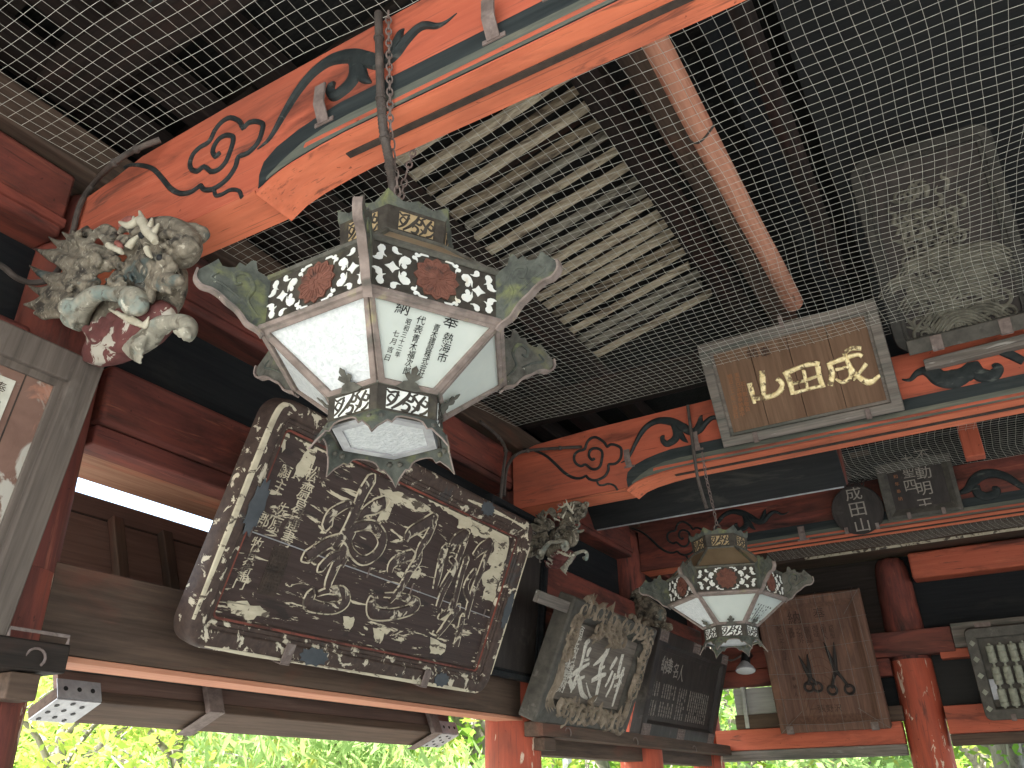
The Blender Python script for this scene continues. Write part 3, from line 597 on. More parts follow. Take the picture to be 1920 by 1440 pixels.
def lantern(loc, phi, label, text_faces):
    L = thing('hanging_lantern', label, 'lantern', loc=loc, group='hexagonal bronze and milk glass lanterns')
    def P(name, mb, mat, par=None, lab=None, **k):
        o = mk(name, mb, M[mat], par or L, **k)
        if lab: o['label'] = lab
        return o
    # core bands as hexagonal shells
    def bandmesh(lo, hi, t=.006):
        mb = MB(); a, b = ring6(*lo, phi), ring6(*hi, phi); a2, b2 = ring6(lo[0]-t, lo[1], phi), ring6(hi[0]-t, hi[1], phi)
        return mb.rings([[tuple(p) for p in r] for r in (a, b, b2, a2, a)])
    # upper frieze
    fz = P('frieze', bandmesh((RW[0]-.006, RW[1]+.012), (RT[0], RT[1])), 'bronze_dark')
    wt = MB(); ros = MB(); rel = MB()
    for k in range(6):
        fr, h0, h1, H = face_fr((RW[0]-.006, RW[1]+.012), RT, k, phi); cv = H/2
        ros_pts = [(.056*(1+.09*math.cos(12*t))*math.cos(t), cv+.056*(1+.09*math.cos(12*t))*math.sin(t)) for t in [i*2*math.pi/48 for i in range(48)]]
        r_ = MB().plate(ros_pts, .001, .005, fr)
        for j in range(12):
            t = j*math.pi/6
            r_.strip([(.024*math.cos(t-.14), cv+.024*math.sin(t-.14)), (.047*math.cos(t-.15), cv+.047*math.sin(t-.15)), (.051*math.cos(t), cv+.051*math.sin(t)), (.047*math.cos(t+.15), cv+.047*math.sin(t+.15)), (.024*math.cos(t+.14), cv+.024*math.sin(t+.14))], .0035, .003, fr, .005, 2)
        for j in range(6):
            t = j*math.pi/3; r_.strip([(.006*math.cos(t), cv+.006*math.sin(t)), (.019*math.cos(t+.3), cv+.019*math.sin(t+.3))], .005, .003, fr, .005, 2)
        P('rosette', r_, 'rust', fz)
        for sx in (-1, 1):
            m = MB()
            for sv in (-1, 1):
                for (x, y, s, r, fl) in ((.082, .030, .030, 2.4, 1), (.086, .012, .018, -1.2, -1), (.112, .052, .021, .6, 1), (.146, .046, .026, 1.2, 1), (.150, .022, .024, 2.7, -1), (.054, .056, .014, 0, 1), (.060, .046, .015, .8, -1)):
                    sh = [(p[0]*sx, cv+p[1]*sv) for p in comma(x, y, s, r, fl)]
                    m.plate(sh, .001, .0028, fr)
            m.plate([(sx*.098, cv), (sx*.108, cv+.006), (sx*.116, cv+.017), (sx*.124, cv+.007), (sx*.136, cv), (sx*.124, cv-.006), (sx*.115, cv-.017), (sx*.109, cv-.007)], .001, .0028, fr)
            m.plate([(sx*.022, cv+.060), (sx*.05, cv+.058), (sx*.044, cv+.064), (sx*.026, cv+.066)], .001, .0028, fr); m.plate([(sx*.022, cv-.060), (sx*.05, cv-.058), (sx*.044, cv-.064), (sx*.026, cv-.066)], .001, .0028, fr)
            P('openwork_pattern', m, 'white_in', fz)
    # mouldings
    def hexrod(R, z, r, name, mat, par=None):
        mb = MB(); a = ring6(R, z, phi)
        for k in range(6): mb.tube([a[k], a[(k+1) % 6]], r, 6)
        for p in a: mb.ball(p, r*1.05, 8)
        return P(name, mb, mat, par)
    hexrod(RW[0], RW[1]+.002, .011, 'waist_moulding', 'bronze_rose'); hexrod(RT[0]+.002, RT[1]+.004, .010, 'top_moulding', 'bronze')
    # glass panes, sloping in to the foot
    for k in range(6):
        fr, h0, h1, H = face_fr(RL, RW, k, phi); i = .014
        f = MB()
        out = [(-h0, 0), (h0, 0), (h1, H), (-h1, H)]; inn = [(-h0+i, i*.9), (h0-i, i*.9), (h1-i*1.5, H-i*1.2), (-h1+i*1.5, H-i*1.2)]
        vs = [fr.P(*p, .006) for p in out]+[fr.P(*p, .006) for p in inn]+[fr.P(*p, -.008) for p in out]+[fr.P(*p, -.008) for p in inn]; fs = []
        for j in range(4):
            n_ = (j+1) % 4; fs += [(j, n_, 4+n_, 4+j), (4+j, 4+n_, 12+n_, 12+j), (8+n_, 8+j, 12+j, 12+n_), (j, 8+j, 8+n_, n_)]
        f.add(vs, fs); fo = P('pane_frame', f, 'bronze_rose', bev=.002)
        q = MB(); q.plate([(p[0]*1.01, p[1]) for p in inn], -.006, -.003, fr)
        mat = text_faces.get(k, ('pebble', None))[0]
        pn = P('glass_pane', q, mat, None, 'milk glass pane with black brush writing' if text_faces.get(k, (0, None))[1] else None)
        orn = MB(); c = .012
        orn.plate([(-.024, c-.002), (-.020, c+.006), (-.008, c+.010), (-.016, c+.017), (-.022, c+.025), (-.014, c+.032), (-.007, c+.027), (-.009, c+.042), (0, c+.052), (.009, c+.042), (.007, c+.027), (.014, c+.032), (.022, c+.025), (.016, c+.017), (.008, c+.010), (.020, c+.006), (.024, c-.002)], .0062, .009, fr)
        orn.plate([(-.034, .001), (-.022, .013), (.022, .013), (.034, .001), (.018, -.004), (-.018, -.004)], .0062, .0085, fr)
        P('fleur_ornament', orn, 'bronze', fo)
        tf = text_faces.get(k, (0, None))[1]
        if tf:
            wf = Fr(Vector(loc)+fr.o, fr.ex, fr.ey); mb = MB()
            tf(mb, wf); 
            mb.v = [tuple(Vector(v)-Vector(loc)) for v in mb.v]; P('brush_writing', mb, 'ink', pn)
    # lower band with vines
    lb = P('lower_band', bandmesh((RB_[0], RB_[1]-.004), (RL[0], RL[1]+.002)), 'bronze_dark')
    hexrod(RL[0]+.001, RL[1]+.001, .006, 'lower_moulding', 'bronze', lb)
    for k in range(6):
        fr, h0, h1, H = face_fr(RB_, RL, k, phi)
        wp = MB().plate([(-h0*.70, .013), (h0*.70, .013), (h0*.70, H-.013), (-h0*.70, H-.013)], .0005, .002, fr); P('openwork_pattern', wp, 'white_in', lb)
        mb = MB(); f2 = Fr(fr.P(0, .013), fr.ex, fr.ey); vinework(mb, f2, h0*.70, H-.026, .002, k, .0068, .0025); P('vine', mb, 'bronze_dark', lb)
    # crown
    cb = P('crown', bandmesh(RD, RC), 'bronze_dark')
    for k in range(6):
        fr, h0, h1, H = face_fr(RD, RC, k, phi)
        wp = MB().plate([(-h0*.62, .014), (h0*.62, .014), (h0*.62, H-.014), (-h0*.62, H-.014)], .0005, .002, fr); P('openwork_pattern', wp, 'amber', cb)
        mb = MB(); f2 = Fr(fr.P(0, .014), fr.ex, fr.ey); vinework(mb, f2, h0*.62, H-.028, .002, k, .0068, .0025); P('vine', mb, 'bronze_dark', cb)
    lip = MB(); rr = []
    for R, z, wv in ((RC[0]-.004, RC[1]-.006, 0), (RC[0]+.006, RC[1]+.006, 0), (RC[0]+.010, RC[1]+.022, .014), (RC[0]-.002, RC[1]+.024, .012), (RC[0]-.006, RC[1]-.006, 0)):
        a = ring6(R, z, phi); row = []
        for k in range(6):
            for j in range(8):
                t = j/8; p = a[k].lerp(a[(k+1) % 6], t); p = p+Vector((0, 0, wv*(abs(math.cos(math.pi*t))**5*1.7-.9*abs(math.sin(2*math.pi*t))+.8*math.sin(math.pi*t)**4)))
                row.append(tuple(p*(1+.12*wv/.014*abs(math.cos(math.pi*t))**8*0)))
        rr.append(row)
    lip.rings(rr); P('crown_lip', lip, 'bronze_moss', cb)
    cap = MB(); cap.rings([[tuple(p) for p in ring6(.17, RC[1], phi)], [tuple(p) for p in ring6(.09, RC[1]+.03, phi)], [tuple(p) for p in ring6(.025, RC[1]+.05, phi)]], caps=True); P('cap', cap, 'bronze', cb)
    hk = MB(); hk.tube([(0.022*math.cos(t), 0, RC[1]+.075+.024*math.sin(t)) for t in [i*math.pi/7 for i in range(15)]], .005, 6); P('hook', hk, 'iron', cb)
    # brown panes of the little roof
    for k in range(6):
        fr, h0, h1, H = face_fr(RT, RD, k, phi)
        q = MB().plate([(-h0+.012, .006), (h0-.012, .006), (h1-.006, H-.004), (-h1+.006, H-.004)], -.004, .0, fr); P('roof_pane', q, 'tan')
    for a, b in zip(ring6(RT[0], RT[1], phi), ring6(RD[0], RD[1], phi)): P('roof_rib', MB().tube([a, b], .009, 6), 'bronze')
    hexrod(RD[0], RD[1], .009, 'crown_moulding', 'bronze', cb)
    # corner fins: scalloped plates standing out from the six corners
    fin = [(0, -.15), (.013, -.136), (.042, -.124), (.056, -.108), (.074, -.090), (.098, -.076), (.116, -.062), (.140, -.051), (.164, -.048), (.180, -.030), (.178, -.006), (.155, .018), (.136, .040), (.124, .022), (.108, .022), (.092, .028), (.084, .046), (.068, .040), (.056, .060), (.044, .064), (.036, .034), (.018, .026), (0, .020)]
    rim = fin[:11]
    for k in range(6):
        a = phi+k*math.pi/3; er = Vector((math.cos(a), math.sin(a), 0))
        fr = Fr(er*(RT[0]+.000)+Vector((0, 0, RT[1]-.02)), er, Vector((0, 0, 1)))
        mb = MB().plate(fin, -.004, .004, fr); fo = P('corner_fin', mb, ('bronze_moss' if k in (1, 3, 5) else 'bronze'))
        e = MB(); w_ = .011
        vs = []
        path = smooth_path([(p[0], p[1], 0) for p in rim], 3)
        for i, p in enumerate(path):
            t = path[min(i+1, len(path)-1)]-path[max(i-1, 0)]; t.normalize(); nv = Vector((t.y, -t.x, 0))
            for s_, d in ((-1, 0), (1, 0), (1, .006), (-1, .006)): vs.append(fr.P(p.x+nv.x*d, p.y+nv.y*d, s_*w_))
        n = len(path); fs = []
        for i in range(n-1):
            for j in range(4): fs.append((4*i+j, 4*i+(j+1) % 4, 4*i+4+(j+1) % 4, 4*i+4+j))
        fs += [(0, 1, 2, 3), (4*n-1, 4*n-2, 4*n-3, 4*n-4)]
        e.add(vs, fs); P('fin_rim', e, 'bronze_rose', fo)
        s = MB()
        for sd in (-1, 1):
            f3 = Fr(fr.P(0, 0, .004*sd), fr.ex*1, fr.ey) if sd > 0 else Fr(fr.P(0, 0, -.004), -fr.ex, fr.ey)
            x = 1 if sd > 0 else -1
            s.strip([(x*.02, -.10), (x*.05, -.06), (x*.04, -.02), (x*.06, .015), (x*.09, .005), (x*.085, -.02), (x*.07, -.015)], [.004, .012, .012, .008], .004, f3); s.strip([(x*.07, -.06), (x*.11, -.035), (x*.145, -.02), (x*.13, .0)], [.004, .01, .006], .004, f3)
        P('fin_relief', s, 'bronze_moss', fo)
    # foot: bottom pane and scalloped skirt
    hp = ring6(.138, RB_[1]-.002, phi); q = MB().prism([tuple(p) for p in ring6(.118, RB_[1]-.004, phi)], (0, 0, .004)); P('bottom_pane', q, 'pebble')
    fm = MB().rings([[tuple(p) for p in r] for r in (ring6(.150, RB_[1]+.002, phi), ring6(.144, RB_[1]-.008, phi), ring6(.117, RB_[1]-.008, phi), ring6(.115, RB_[1]+.002, phi))]); P('bottom_frame', fm, 'galv')
    sk = []
    for R, z, wv in ((RB_[0]+.002, RB_[1]+.006, 0), (RB_[0]+.010, RB_[1]-.010, .25), (RB_[0]+.022, RB_[1]-.032, .7), (RB_[0]+.030, RB_[1]-.052, 1), (RB_[0]+.028, RB_[1]-.051, 1), (RB_[0]+.018, RB_[1]-.030, .7), (RB_[0]+.005, RB_[1]-.010, .25), (RB_[0]-.003, RB_[1]+.004, 0)):
        a = ring6(R, z, phi); row = []
        for k in range(6):
            for j in range(16):
                t = j/16; p = a[k].lerp(a[(k+1) % 6], t); x = abs(t-.5)*2
                lob = .030*(1-x)**.6*(1+0*t) if x < .97 else 0
                lift = .042*(1-x**2.4)-.014*math.exp(-((x-.52)/.10)**2)-.010*math.exp(-((x-.8)/.08)**2)-.018*x**8
                p = p+Vector((0, 0, wv*lift)); e = (p.x**2+p.y**2)**.5; 
                k2 = 1+wv*(.05*x**6-.03*(1-x)); row.append((p.x*k2, p.y*k2, p.z))
        sk.append(row)
    so_ = P('skirt', MB().rings(sk), 'bronze_moss', angle=50)
    for k in range(6):
        a = ring6(RB_[0]+.012, RB_[1]-.016, phi)
        for t in (.10, .90): p = a[k].lerp(a[(k+1) % 6], t); P('stud', MB().ball(p*1.0, .009, 8), 'bronze', so_)
    edge = MB(); edge.tube([Vector(p) for p in sk[3]+sk[3][:1]], .0024, 6, False); P('skirt_edge', edge, 'bronze_rose', so_)
    return L
def dedication(mb, wf):
    kw = dict(w=-.0025, th=.0006, wob=.018, shear=.04)
    for t, a, b, s in (('納', (756, 577), (756, 577), 27), ('奉', (847, 603), (847, 603), 29), ('熱海市', (841, 634), (830, 671), 19), ('青木建設株式会社', (819, 615), (790, 702), 14.5), ('代表', (790, 601), (785, 618), 17), ('青木福次郎', (780, 635), (763, 696), 16), ('昭和三十三年', (766, 604), (746, 665), 11.5), ('七月吉日', (743, 626), (727, 671), 12)):
        column_text(mb, wf, t, a, b, s, sx=.86 if len(t) > 4 else 1, **kw)
def small_lines(mb, wf):
    for i, (t, x) in enumerate((('納奉', .075), ('昭和三十三年', .045), ('七月吉日', .02), ('代表青木福次郎', -.01), ('青木建設株式会社', -.04), ('熱海市奉', -.07))):
        n = len(t)
        for j, ch in enumerate(t):
            p = wf; u, v = x*(.75+.3*(1-j/n)), .135-.1*j/max(n-1, 1)
            put_char(mb, ch, u, v, .0135, -.0025, th=.0006, fr=wf)
lantern((-1.258, 1.55, ZB), PHI0, 'large hexagonal bronze lantern nearest the camera, with black brush writing on its milk glass', {0: ('milk', dedication), 1: ('milk', None), 2: ('milk', None)})
lantern((-1.408, 5.08, ZB-.027), rad(-101.6), 'smaller-looking far hexagonal lantern hanging in front of the scissors plaque', {0: ('milk', None), 1: ('milk', small_lines)})

# chains and cables of the lanterns
def chain(p0, p1, label, link=.034, r=.0036):
    p0, p1 = Vector(p0), Vector(p1); n = max(2, int((p1-p0).length/(link*.74))); mb = MB(); d = (p1-p0).normalized(); a = d.orthogonal().normalized(); b = d.cross(a)
    for i in range(n+1):
        c = p0.lerp(p1, i/n)+a*.004*math.sin(i*1.3); x = (a if i % 2 else b)
        mb.tube([c+d*(link/2*math.sin(t))+x*(link*.30*math.cos(t)) for t in [k*math.pi/5 for k in range(11)]], r, 5, False)
    return tag(mk('chain', mb, M['iron'], None, 60), label, 'chain')
tA = at(722, 25, 1, 1.40); tB = at(735, 255, 1, 1.42); tC = at(742, 300, 1, 1.50); tip = Vector((-1.258, 1.55, 3.19))
def multichain(pts, label):
    mb = MB(); pts = [Vector(p) for p in pts]
    for q0, q1 in zip(pts, pts[1:]):
        d = (q1-q0).normalized(); L_ = (q1-q0).length; n = max(1, int(L_/.026)); a = d.orthogonal().normalized(); b = d.cross(a)
        for i in range(n):
            c = q0+d*(L_*(i+.5)/n); x = a if i % 2 else b
            mb.tube([c+d*(.0175*math.sin(t))+x*(.009*math.cos(t)) for t in [k*math.pi/5 for k in range(11)]], .0029, 5, False)
    return tag(mk('chain', mb, M['iron'], None, 60), label, 'chain')
multichain([at(728, 22, 1, 1.42), at(732, 240, 1, 1.42), at(739, 300, 1, 1.49), tip], 'rusty chain running over the near beam down to the large lantern')
multichain([at(779, 272, 1, 1.62), at(762, 325, 1, 1.58), tip], 'short rusty chain from behind the near beam to the large lantern')
cb = MB(); cpts = smooth_path([at(714, 30, 1, 1.42), at(716, 110, 1, 1.42), at(719, 190, 1, 1.42), at(724, 250, 1, 1.425), at(734, 305, 1, 1.48), at(740, 345, 1, 1.53), at(742, 372, 1, 1.55)], 8)
cpts = [p+Vector((0, -.012, 0)) for p in cpts]; cb.tube(cpts, .0135, 10)
for i in range(2, len(cpts)-2):
    if i > 14: cb.tube([cpts[i], cpts[i].lerp(cpts[i+1], .4)], .0148, 8)
for i in (5, 16, 26, 34): cb.tube([cpts[i]+Vector((0, 0, -.005)), cpts[i]+Vector((0, 0, .005))], .0175, 8)
tag(mk('electric_cable', cb, M['cable']), 'brown cable beside the chain of the large lantern', 'cable')
q = [at(1296, 760, 1, 4.93), at(1308, 850, 1, 4.93), at(1316, 900, 1, 4.96), Vector((-1.43, 5.06, 3.24)), Vector((-1.408, 5.08, 3.13))]
cb = MB(); cb.tube(smooth_path([p+Vector((-.02, -.012, 0)) for p in q[:4]], 6), .011, 8); tag(mk('electric_cable', cb, M['cable']), 'brown cable running down to the far lantern', 'cable')
multichain([q[1]+Vector((.03, 0, 0)), q[2]+Vector((.03, 0, 0)), q[3]+Vector((.02, 0, 0)), q[4]], 'thin rusty chain of the far lantern')
def cable(pts, r, label):
    mb = MB(); mb.tube(smooth_path(pts, 8), r, 8)
    for i in (1, 2): 
        p = Vector(pts[min(i, len(pts)-1)]); mb.ball(p, r*1.5, 8)
    return tag(mk('electric_cable', mb, M['cable']), label, 'cable')
A = lambda x, y, d=-2.79: at(x, y, 0, d)
cable([at(300, 262, 1, 1.40), at(255, 280, 1, 1.36), at(215, 305, 1, 1.33), A(175, 345, -2.76), A(150, 385, -2.76), A(135, 440, -2.77), A(118, 490, -2.77), A(95, 522, -2.77), A(60, 530), A(30, 520), A(0, 497), A(-60, 470)], .0115, 'thick dark cable curving round the near column head to the left edge')
cable([at(1090, 838, 1, 4.93), at(1050, 840, 1, 4.92), at(990, 845, 1, 4.90), A(965, 855, -2.74), A(950, 880, -2.74), A(945, 930, -2.74)], .012, 'dark cable bending round the second column head')
cable([A(900, 790, -2.78), A(935, 820, -2.78), A(948, 845, -2.74), A(944, 880, -2.72), A(938, 940, -2.72)], .012, 'dark cable along the wall plate by the second column')

# ---------------------------------------------------------------- carved beasts on the column heads
def spiral(c, r, turns, a0=0, d=1, n=22):
    return [(c[0]+r*(1-.86*i/n)*math.cos(a0+d*turns*2*math.pi*i/n), c[1]+r*(1-.86*i/n)*math.sin(a0+d*turns*2*math.pi*i/n)) for i in range(n+1)]
def dragon(fr, S, label, o_fr):
    """S maps sketch points onto the plane; depths are in metres towards the viewer"""
    k = (Vector(S(1000, 500))-Vector(S(1100, 500))).length/100
    root = thing('dragon_carving', label, 'dragon carving', o_fr)
    inv = o_fr.M().inverted()
    def fin(name, mb, mat, par=None, **kw):
        mb.v = [tuple(inv @ Vector(v)) for v in mb.v]; return mk(name, mb, M[mat], par or root, **kw)
    def T(mb, pts, r, w=0, n=9, sub=5):
        ws = lerp_list(w, len(pts)); p = smooth_path([fr.P(*S(x, y), d) for (x, y), d in zip(pts, ws)], sub); mb.tube(p, [q*k for q in r] if isinstance(r, (list, tuple)) else r*k, n)
    def B(mb, x, y, r, w=0):
        rx, ry, rz = r if isinstance(r, tuple) else (r, r, r); mb.ball(fr.P(*S(x, y), w), (rx*k, ry*k, rz*k), 14, fr)
    b = MB()
    B(b, 960, 560, (230, 200, 60), -.02); B(b, 860, 720, (230, 190, 60), -.03); B(b, 1180, 600, (150, 180, 70), -.01); B(b, 1150, 420, (160, 120, 70), .02)
    B(b, 1280, 330, (190, 120, 70), .03); B(b, 1470, 330, (80, 80, 60), .045); B(b, 1180, 260, (95, 60, 60), .05); B(b, 1390, 235, (150, 50, 50), .04)
    T(b, [(1120, 225), (1250, 172), (1400, 170), (1520, 245), (1560, 330), (1490, 395)], [30, 40, 42, 44, 40, 26], [.06, .06, .06, .06, .07, .08])
    T(b, [(1400, 210), (1450, 190), (1520, 165), (1562, 182), (1530, 235)], [22, 28, 32, 28, 18], .02)
    T(b, [(1150, 460), (1280, 520), (1390, 590), (1500, 605), (1545, 590)], [50, 46, 36, 26, 14], [.04, .06, .08, .09, .09])
    T(b, [(1250, 440), (1330, 500), (1420, 540), (1470, 500), (1420, 450)], [24, 24, 24, 20, 14], .09)
    for o in range(5): T(b, [(1180+o*45, 470+o*22), (1215+o*45, 500+o*24), (1230+o*44, 550+o*20)], [10, 16, 6], .085)
    T(b, [(1310, 600), (1370, 640), (1440, 685)], [28, 22, 7], .08); T(b, [(1350, 620), (1390, 690)], [22, 7], .09); T(b, [(1280, 590), (1330, 640), (1345, 662)], [26, 18, 7], .08)
    B(b, 1420, 470, 34, .095); B(b, 1110, 330, 44, .08); B(b, 1290, 300, 38, .09); B(b, 1360, 270, 34, .10)
    T(b, [(1070, 330), (1100, 300), (1150, 310), (1160, 350), (1130, 380)], [14, 18, 18, 16, 10], .10); T(b, [(1230, 300), (1290, 265), (1340, 290)], [12, 18, 12], .125); T(b, [(1440, 440), (1480, 470), (1460, 500)], [10, 16, 10], .11)
    T(b, [(1380, 300), (1450, 270), (1530, 290)], [12, 20, 10], .10); T(b, [(1440, 340), (1500, 340), (1540, 370)], [10, 18, 8], .10); T(b, [(1060, 260), (1090, 220), (1140, 215)], [10, 18, 16], .09)
    for i in range(6): T(b, [(1330+i*34, 545+i*10), (1345+i*32, 575+i*9), (1340+i*33, 610+i*5)], [9, 13, 5], .10)
    # flames of the mane
    for pts, w_ in (([(900, 420), (760, 390), (640, 310), (560, 290), (490, 238)], .05), ([(860, 440), (700, 450), (560, 390), (480, 370), (412, 338)], .07), ([(830, 520), (680, 560), (560, 560), (440, 520), (358, 452)], .06),
                ([(800, 640), (660, 650), (520, 640), (420, 640), (342, 596)], .05), ([(760, 730), (620, 690), (500, 690), (400, 740), (318, 745)], .06), ([(700, 770), (600, 760), (500, 770), (420, 800), (385, 805)], .05)):
        for o, dz in ((-1.5, -.012), (-.5, .0), (.5, .0), (1.5, -.012)):
            q = [(x+o*7-i*4, y+o*30*(1-(i/4.25)**2)) for i, (x, y) in enumerate(pts)]; T(b, q, [17, 20, 18, 13, 4], w_*.6+dz+.03)
    for pts in ([(900, 360), (800, 330), (700, 290), (640, 250), (600, 215)], [(1000, 340), (940, 290), (900, 250), (870, 215), (840, 205)], [(800, 560), (700, 520), (620, 470), (560, 440), (520, 400)], [(860, 620), (760, 600), (640, 590), (560, 600), (500, 570)]):
        for o in (-1, 0, 1): T(b, [(x+o*6, y+o*24*(1-(i/4.25)**2)) for i, (x, y) in enumerate(pts)], [15, 17, 15, 11, 4], .075-.012*abs(o))
    for i in range(16):
        x, y = rnd.uniform(920, 1320), rnd.uniform(380, 640); T(b, [(x, y), (x+rnd.uniform(-40, 40), y+rnd.uniform(15, 45)), (x+rnd.uniform(-50, 50), y+rnd.uniform(50, 80))], [7, 12, 4], .075)
    for c, r, t, a0, d in (((775, 265), 75, 1.7, 2.5, 1), ((865, 425), 85, 1.8, .5, -1), ((1010, 280), 44, 1.4, 0, 1), ((720, 640), 95, 1.3, 2, -1), ((1030, 610), 70, 1.5, 1, 1), ((1400, 350), 38, 1.4, 0, 1)):
        for o in (0, 1):
            sp = spiral(c, r*(1-.38*o), t, a0+o*.5, d); T(b, sp, [17, 17, 15, 12, 9], [.05, .07, .09, .105], 7, 1)
    for o in (-30, 0, 30): T(b, [(640+o*.3, 225-o), (720, 230+o), (770, 200+o)], [6, 14, 13], .06)
    for o in (-34, -2, 30): T(b, [(840, 225+o*.6), (910, 205+o), (980, 250+o), (1000, 320+o), (960, 350+o)], [10, 15, 16, 14, 9], .065)
    for i in range(5): T(b, [(900+i*22, 590-i*14), (960+i*26, 520-i*16), (1020+i*28, 470-i*12)], [12, 18, 10], .05)
    for i in range(7): T(b, [(1130+i*22, 560+i*6), (1125+i*24, 640+i*8), (1110+i*24, 700+i*8)], [16, 20, 15], .045+.004*i)
    fin('body', b, 'carve', remesh=.0045, angle=180)
    b = MB()      # limbs
    T(b, [(660, 860), (700, 790), (800, 720), (900, 680), (1000, 690), (1130, 700), (1200, 740), (1230, 800), (1190, 850)], [44, 52, 44, 36, 32, 38, 46, 34, 14], [.04, .055, .07, .08, .08, .085, .09, .09, .09])
    T(b, [(570, 800), (600, 830), (680, 850)], [24, 36, 46], .04); B(b, 690, 790, 46, .085)
    T(b, [(1150, 760), (1110, 780)], [30, 22], .10); T(b, [(1190, 820), (1215, 862)], [22, 8], .10); T(b, [(1140, 810), (1160, 850)], [20, 8], .10)
    T(b, [(1080, 1010), (1180, 960), (1270, 890), (1380, 870), (1470, 865), (1520, 900), (1530, 960), (1500, 1005)], [42, 46, 40, 30, 30, 32, 22, 14], [.02, .03, .04, .05, .05, .05, .05, .05])
    T(b, [(1480, 960), (1470, 985)], [24, 12], .07); T(b, [(1525, 950), (1528, 1010)], [26, 12], .07)
    for i in range(6): T(b, [(1010+i*25, 1030-i*6), (1060+i*22, 1090-i*10), (1120+i*22, 1155-i*40)], [22, 20, 5], .03+.006*i)
    for c0, c1 in (((1210, 770), (1240, 850)), ((1170, 800), (1190, 872)), ((1130, 790), (1135, 850)), ((1520, 930), (1545, 1010)), ((1490, 950), (1500, 1020)), ((1465, 940), (1462, 1000))): T(b, [c0, ((c0[0]+c1[0])/2+8, (c0[1]+c1[1])/2), c1], [17, 13, 4], .10 if c0[0] < 1300 else .06)
    for i in range(7): T(b, [(610+i*14, 800+i*8), (640+i*16, 770-i*4)], [6, 13], .075)
    fin('limbs', b, 'limb', remesh=.005, angle=180)
    b = MB()
    B(b, 940, 935, (270, 110, 75), .0); B(b, 1080, 880, (210, 115, 75), .015)
    for i in range(5): T(b, [(720+i*60, 900-i*30), (830+i*62, 990-i*45), (960+i*55, 1040-i*50)], [18, 30, 18], .04)
    w2 = MB()
    for i in range(4): T(w2, [(960+i*60, 790+i*18), (1060+i*45, 850+i*14), (1150+i*30, 900+i*10), (1230+i*12, 905-i*20)], [5, 9, 9, 4], .074)
    fin('belly_bands', w2, 'bone', remesh=.005, angle=180)
    fin('belly', b, 'belly', remesh=.005, angle=180)
    b = MB()      # antlers, teeth, tusk
    T(b, [(1130, 208), (1200, 235), (1280, 200), (1310, 225), (1340, 280), (1385, 330), (1400, 360)], [6, 16, 20, 22, 22, 20, 14], .125)
    T(b, [(1240, 215), (1235, 170)], [13, 5], .125); T(b, [(1300, 210), (1290, 165), (1275, 130)], [15, 11, 4], .125); T(b, [(1345, 270), (1365, 225), (1372, 185)], [15, 11, 4], .125); T(b, [(1380, 310), (1405, 265), (1425, 225)], [15, 11, 4], .125)
    T(b, [(1190, 395), (1220, 350), (1265, 305)], [17, 15, 5], .12); T(b, [(1330, 400), (1345, 440), (1370, 470)], [14, 12, 4], .12)
    for i in range(4): T(b, [(1040+i*28, 370+i*14), (1062+i*28, 395+i*12)], [14, 8], .12)
    fin('antlers_and_teeth', b, 'bone', angle=60)
    b = MB(); B(b, 1110, 165, (48, 26, 14), .09); T(b, [(1095, 350), (1120, 372), (1135, 385)], [13, 14, 6], .115); fin('ear_and_tongue', b, 'tongue', angle=60)
    for ex_, ey_, er_, ed_ in ((1292, 296, 20, .115), (1425, 468, 16, .115)):
        e = MB(); B(e, ex_, ey_, er_, ed_); fin('eye', e, 'blackm', angle=60)
    return root
DF = Fr((0, 1.43, 0), (1, 0, 0), (0, 0, 1))
dragon(DF, lambda x, y: DF.uv(x/4, 400+y/4), 'large carved dragon at upper left, with pale limbs and flaking maroon belly', Fr((-2.62, 1.5, 2.93), (1, 0, 0), (0, 0, 1)))
D2 = Fr((0, 4.96, 0), (1, 0, 0), (0, 0, 1))
_d2 = (D2.uv(1000, 960), D2.uv(1112, 1068))
def S2(x, y):
    a = (x-480)/1080; b = (y-130)/1000
    return (_d2[0][0]+(_d2[1][0]-_d2[0][0])*a*1.0, _d2[0][1]+(_d2[1][1]-_d2[0][1])*b*1.02)
dragon(D2, S2, 'second carved dragon, dark and glossy, above the tilted plaque edge under the second beam', Fr((-2.62, 5.0, 2.95), (1, 0, 0), (0, 0, 1)))
# the elephant-like beast on the third column
EF = Fr((-2.8, 7.40, 2.92), (1, 0, 0), (0, 0, 1)); root = thing('beast_carving', 'dark smooth elephant-like carved beast head behind the far lantern', 'beast carving', EF)
b = MB()
def E_(x, y): return EF.uv(980+x/4.5, 1080+y/4.5)
def TE(pts, r, w): 
    ws = lerp_list(w, len(pts)); b.tube(smooth_path([(*E_(*p), d) for p, d in zip(pts, ws)], 5), [q*.00118 for q in r], 10)
k_ = .00118
for x, y, r, w_ in ((950, 200, (110, 110, 90), .0), (1010, 260, (100, 90, 80), .03), (900, 270, (60, 70, 60), .02), (1120, 330, (110, 80, 70), .06), (1040, 330, (80, 70, 70), .06)):
    b.ball((*E_(x, y), w_), tuple(q*k_ for q in r), 14)
TE([(1050, 250), (1120, 300), (1180, 350), (1180, 400)], [70, 66, 56, 40], .08); TE([(1010, 180), (1035, 240), (1080, 270), (1100, 220)], [26, 30, 26, 16], .12); 
for i in range(4): TE([(1095+i*26, 310+i*10), (1080+i*26, 370+i*10), (1100+i*26, 410+i*10)], [18, 20, 14], .12)
for i in range(5): TE([(1080+i*42, 400+i*8), (1110+i*42, 385+i*12), (1125+i*40, 420+i*10), (1090+i*40, 435+i*8)], [16, 20, 18, 12], .11)
mk('body', b, M['carve'], root, remesh=.007, angle=180)
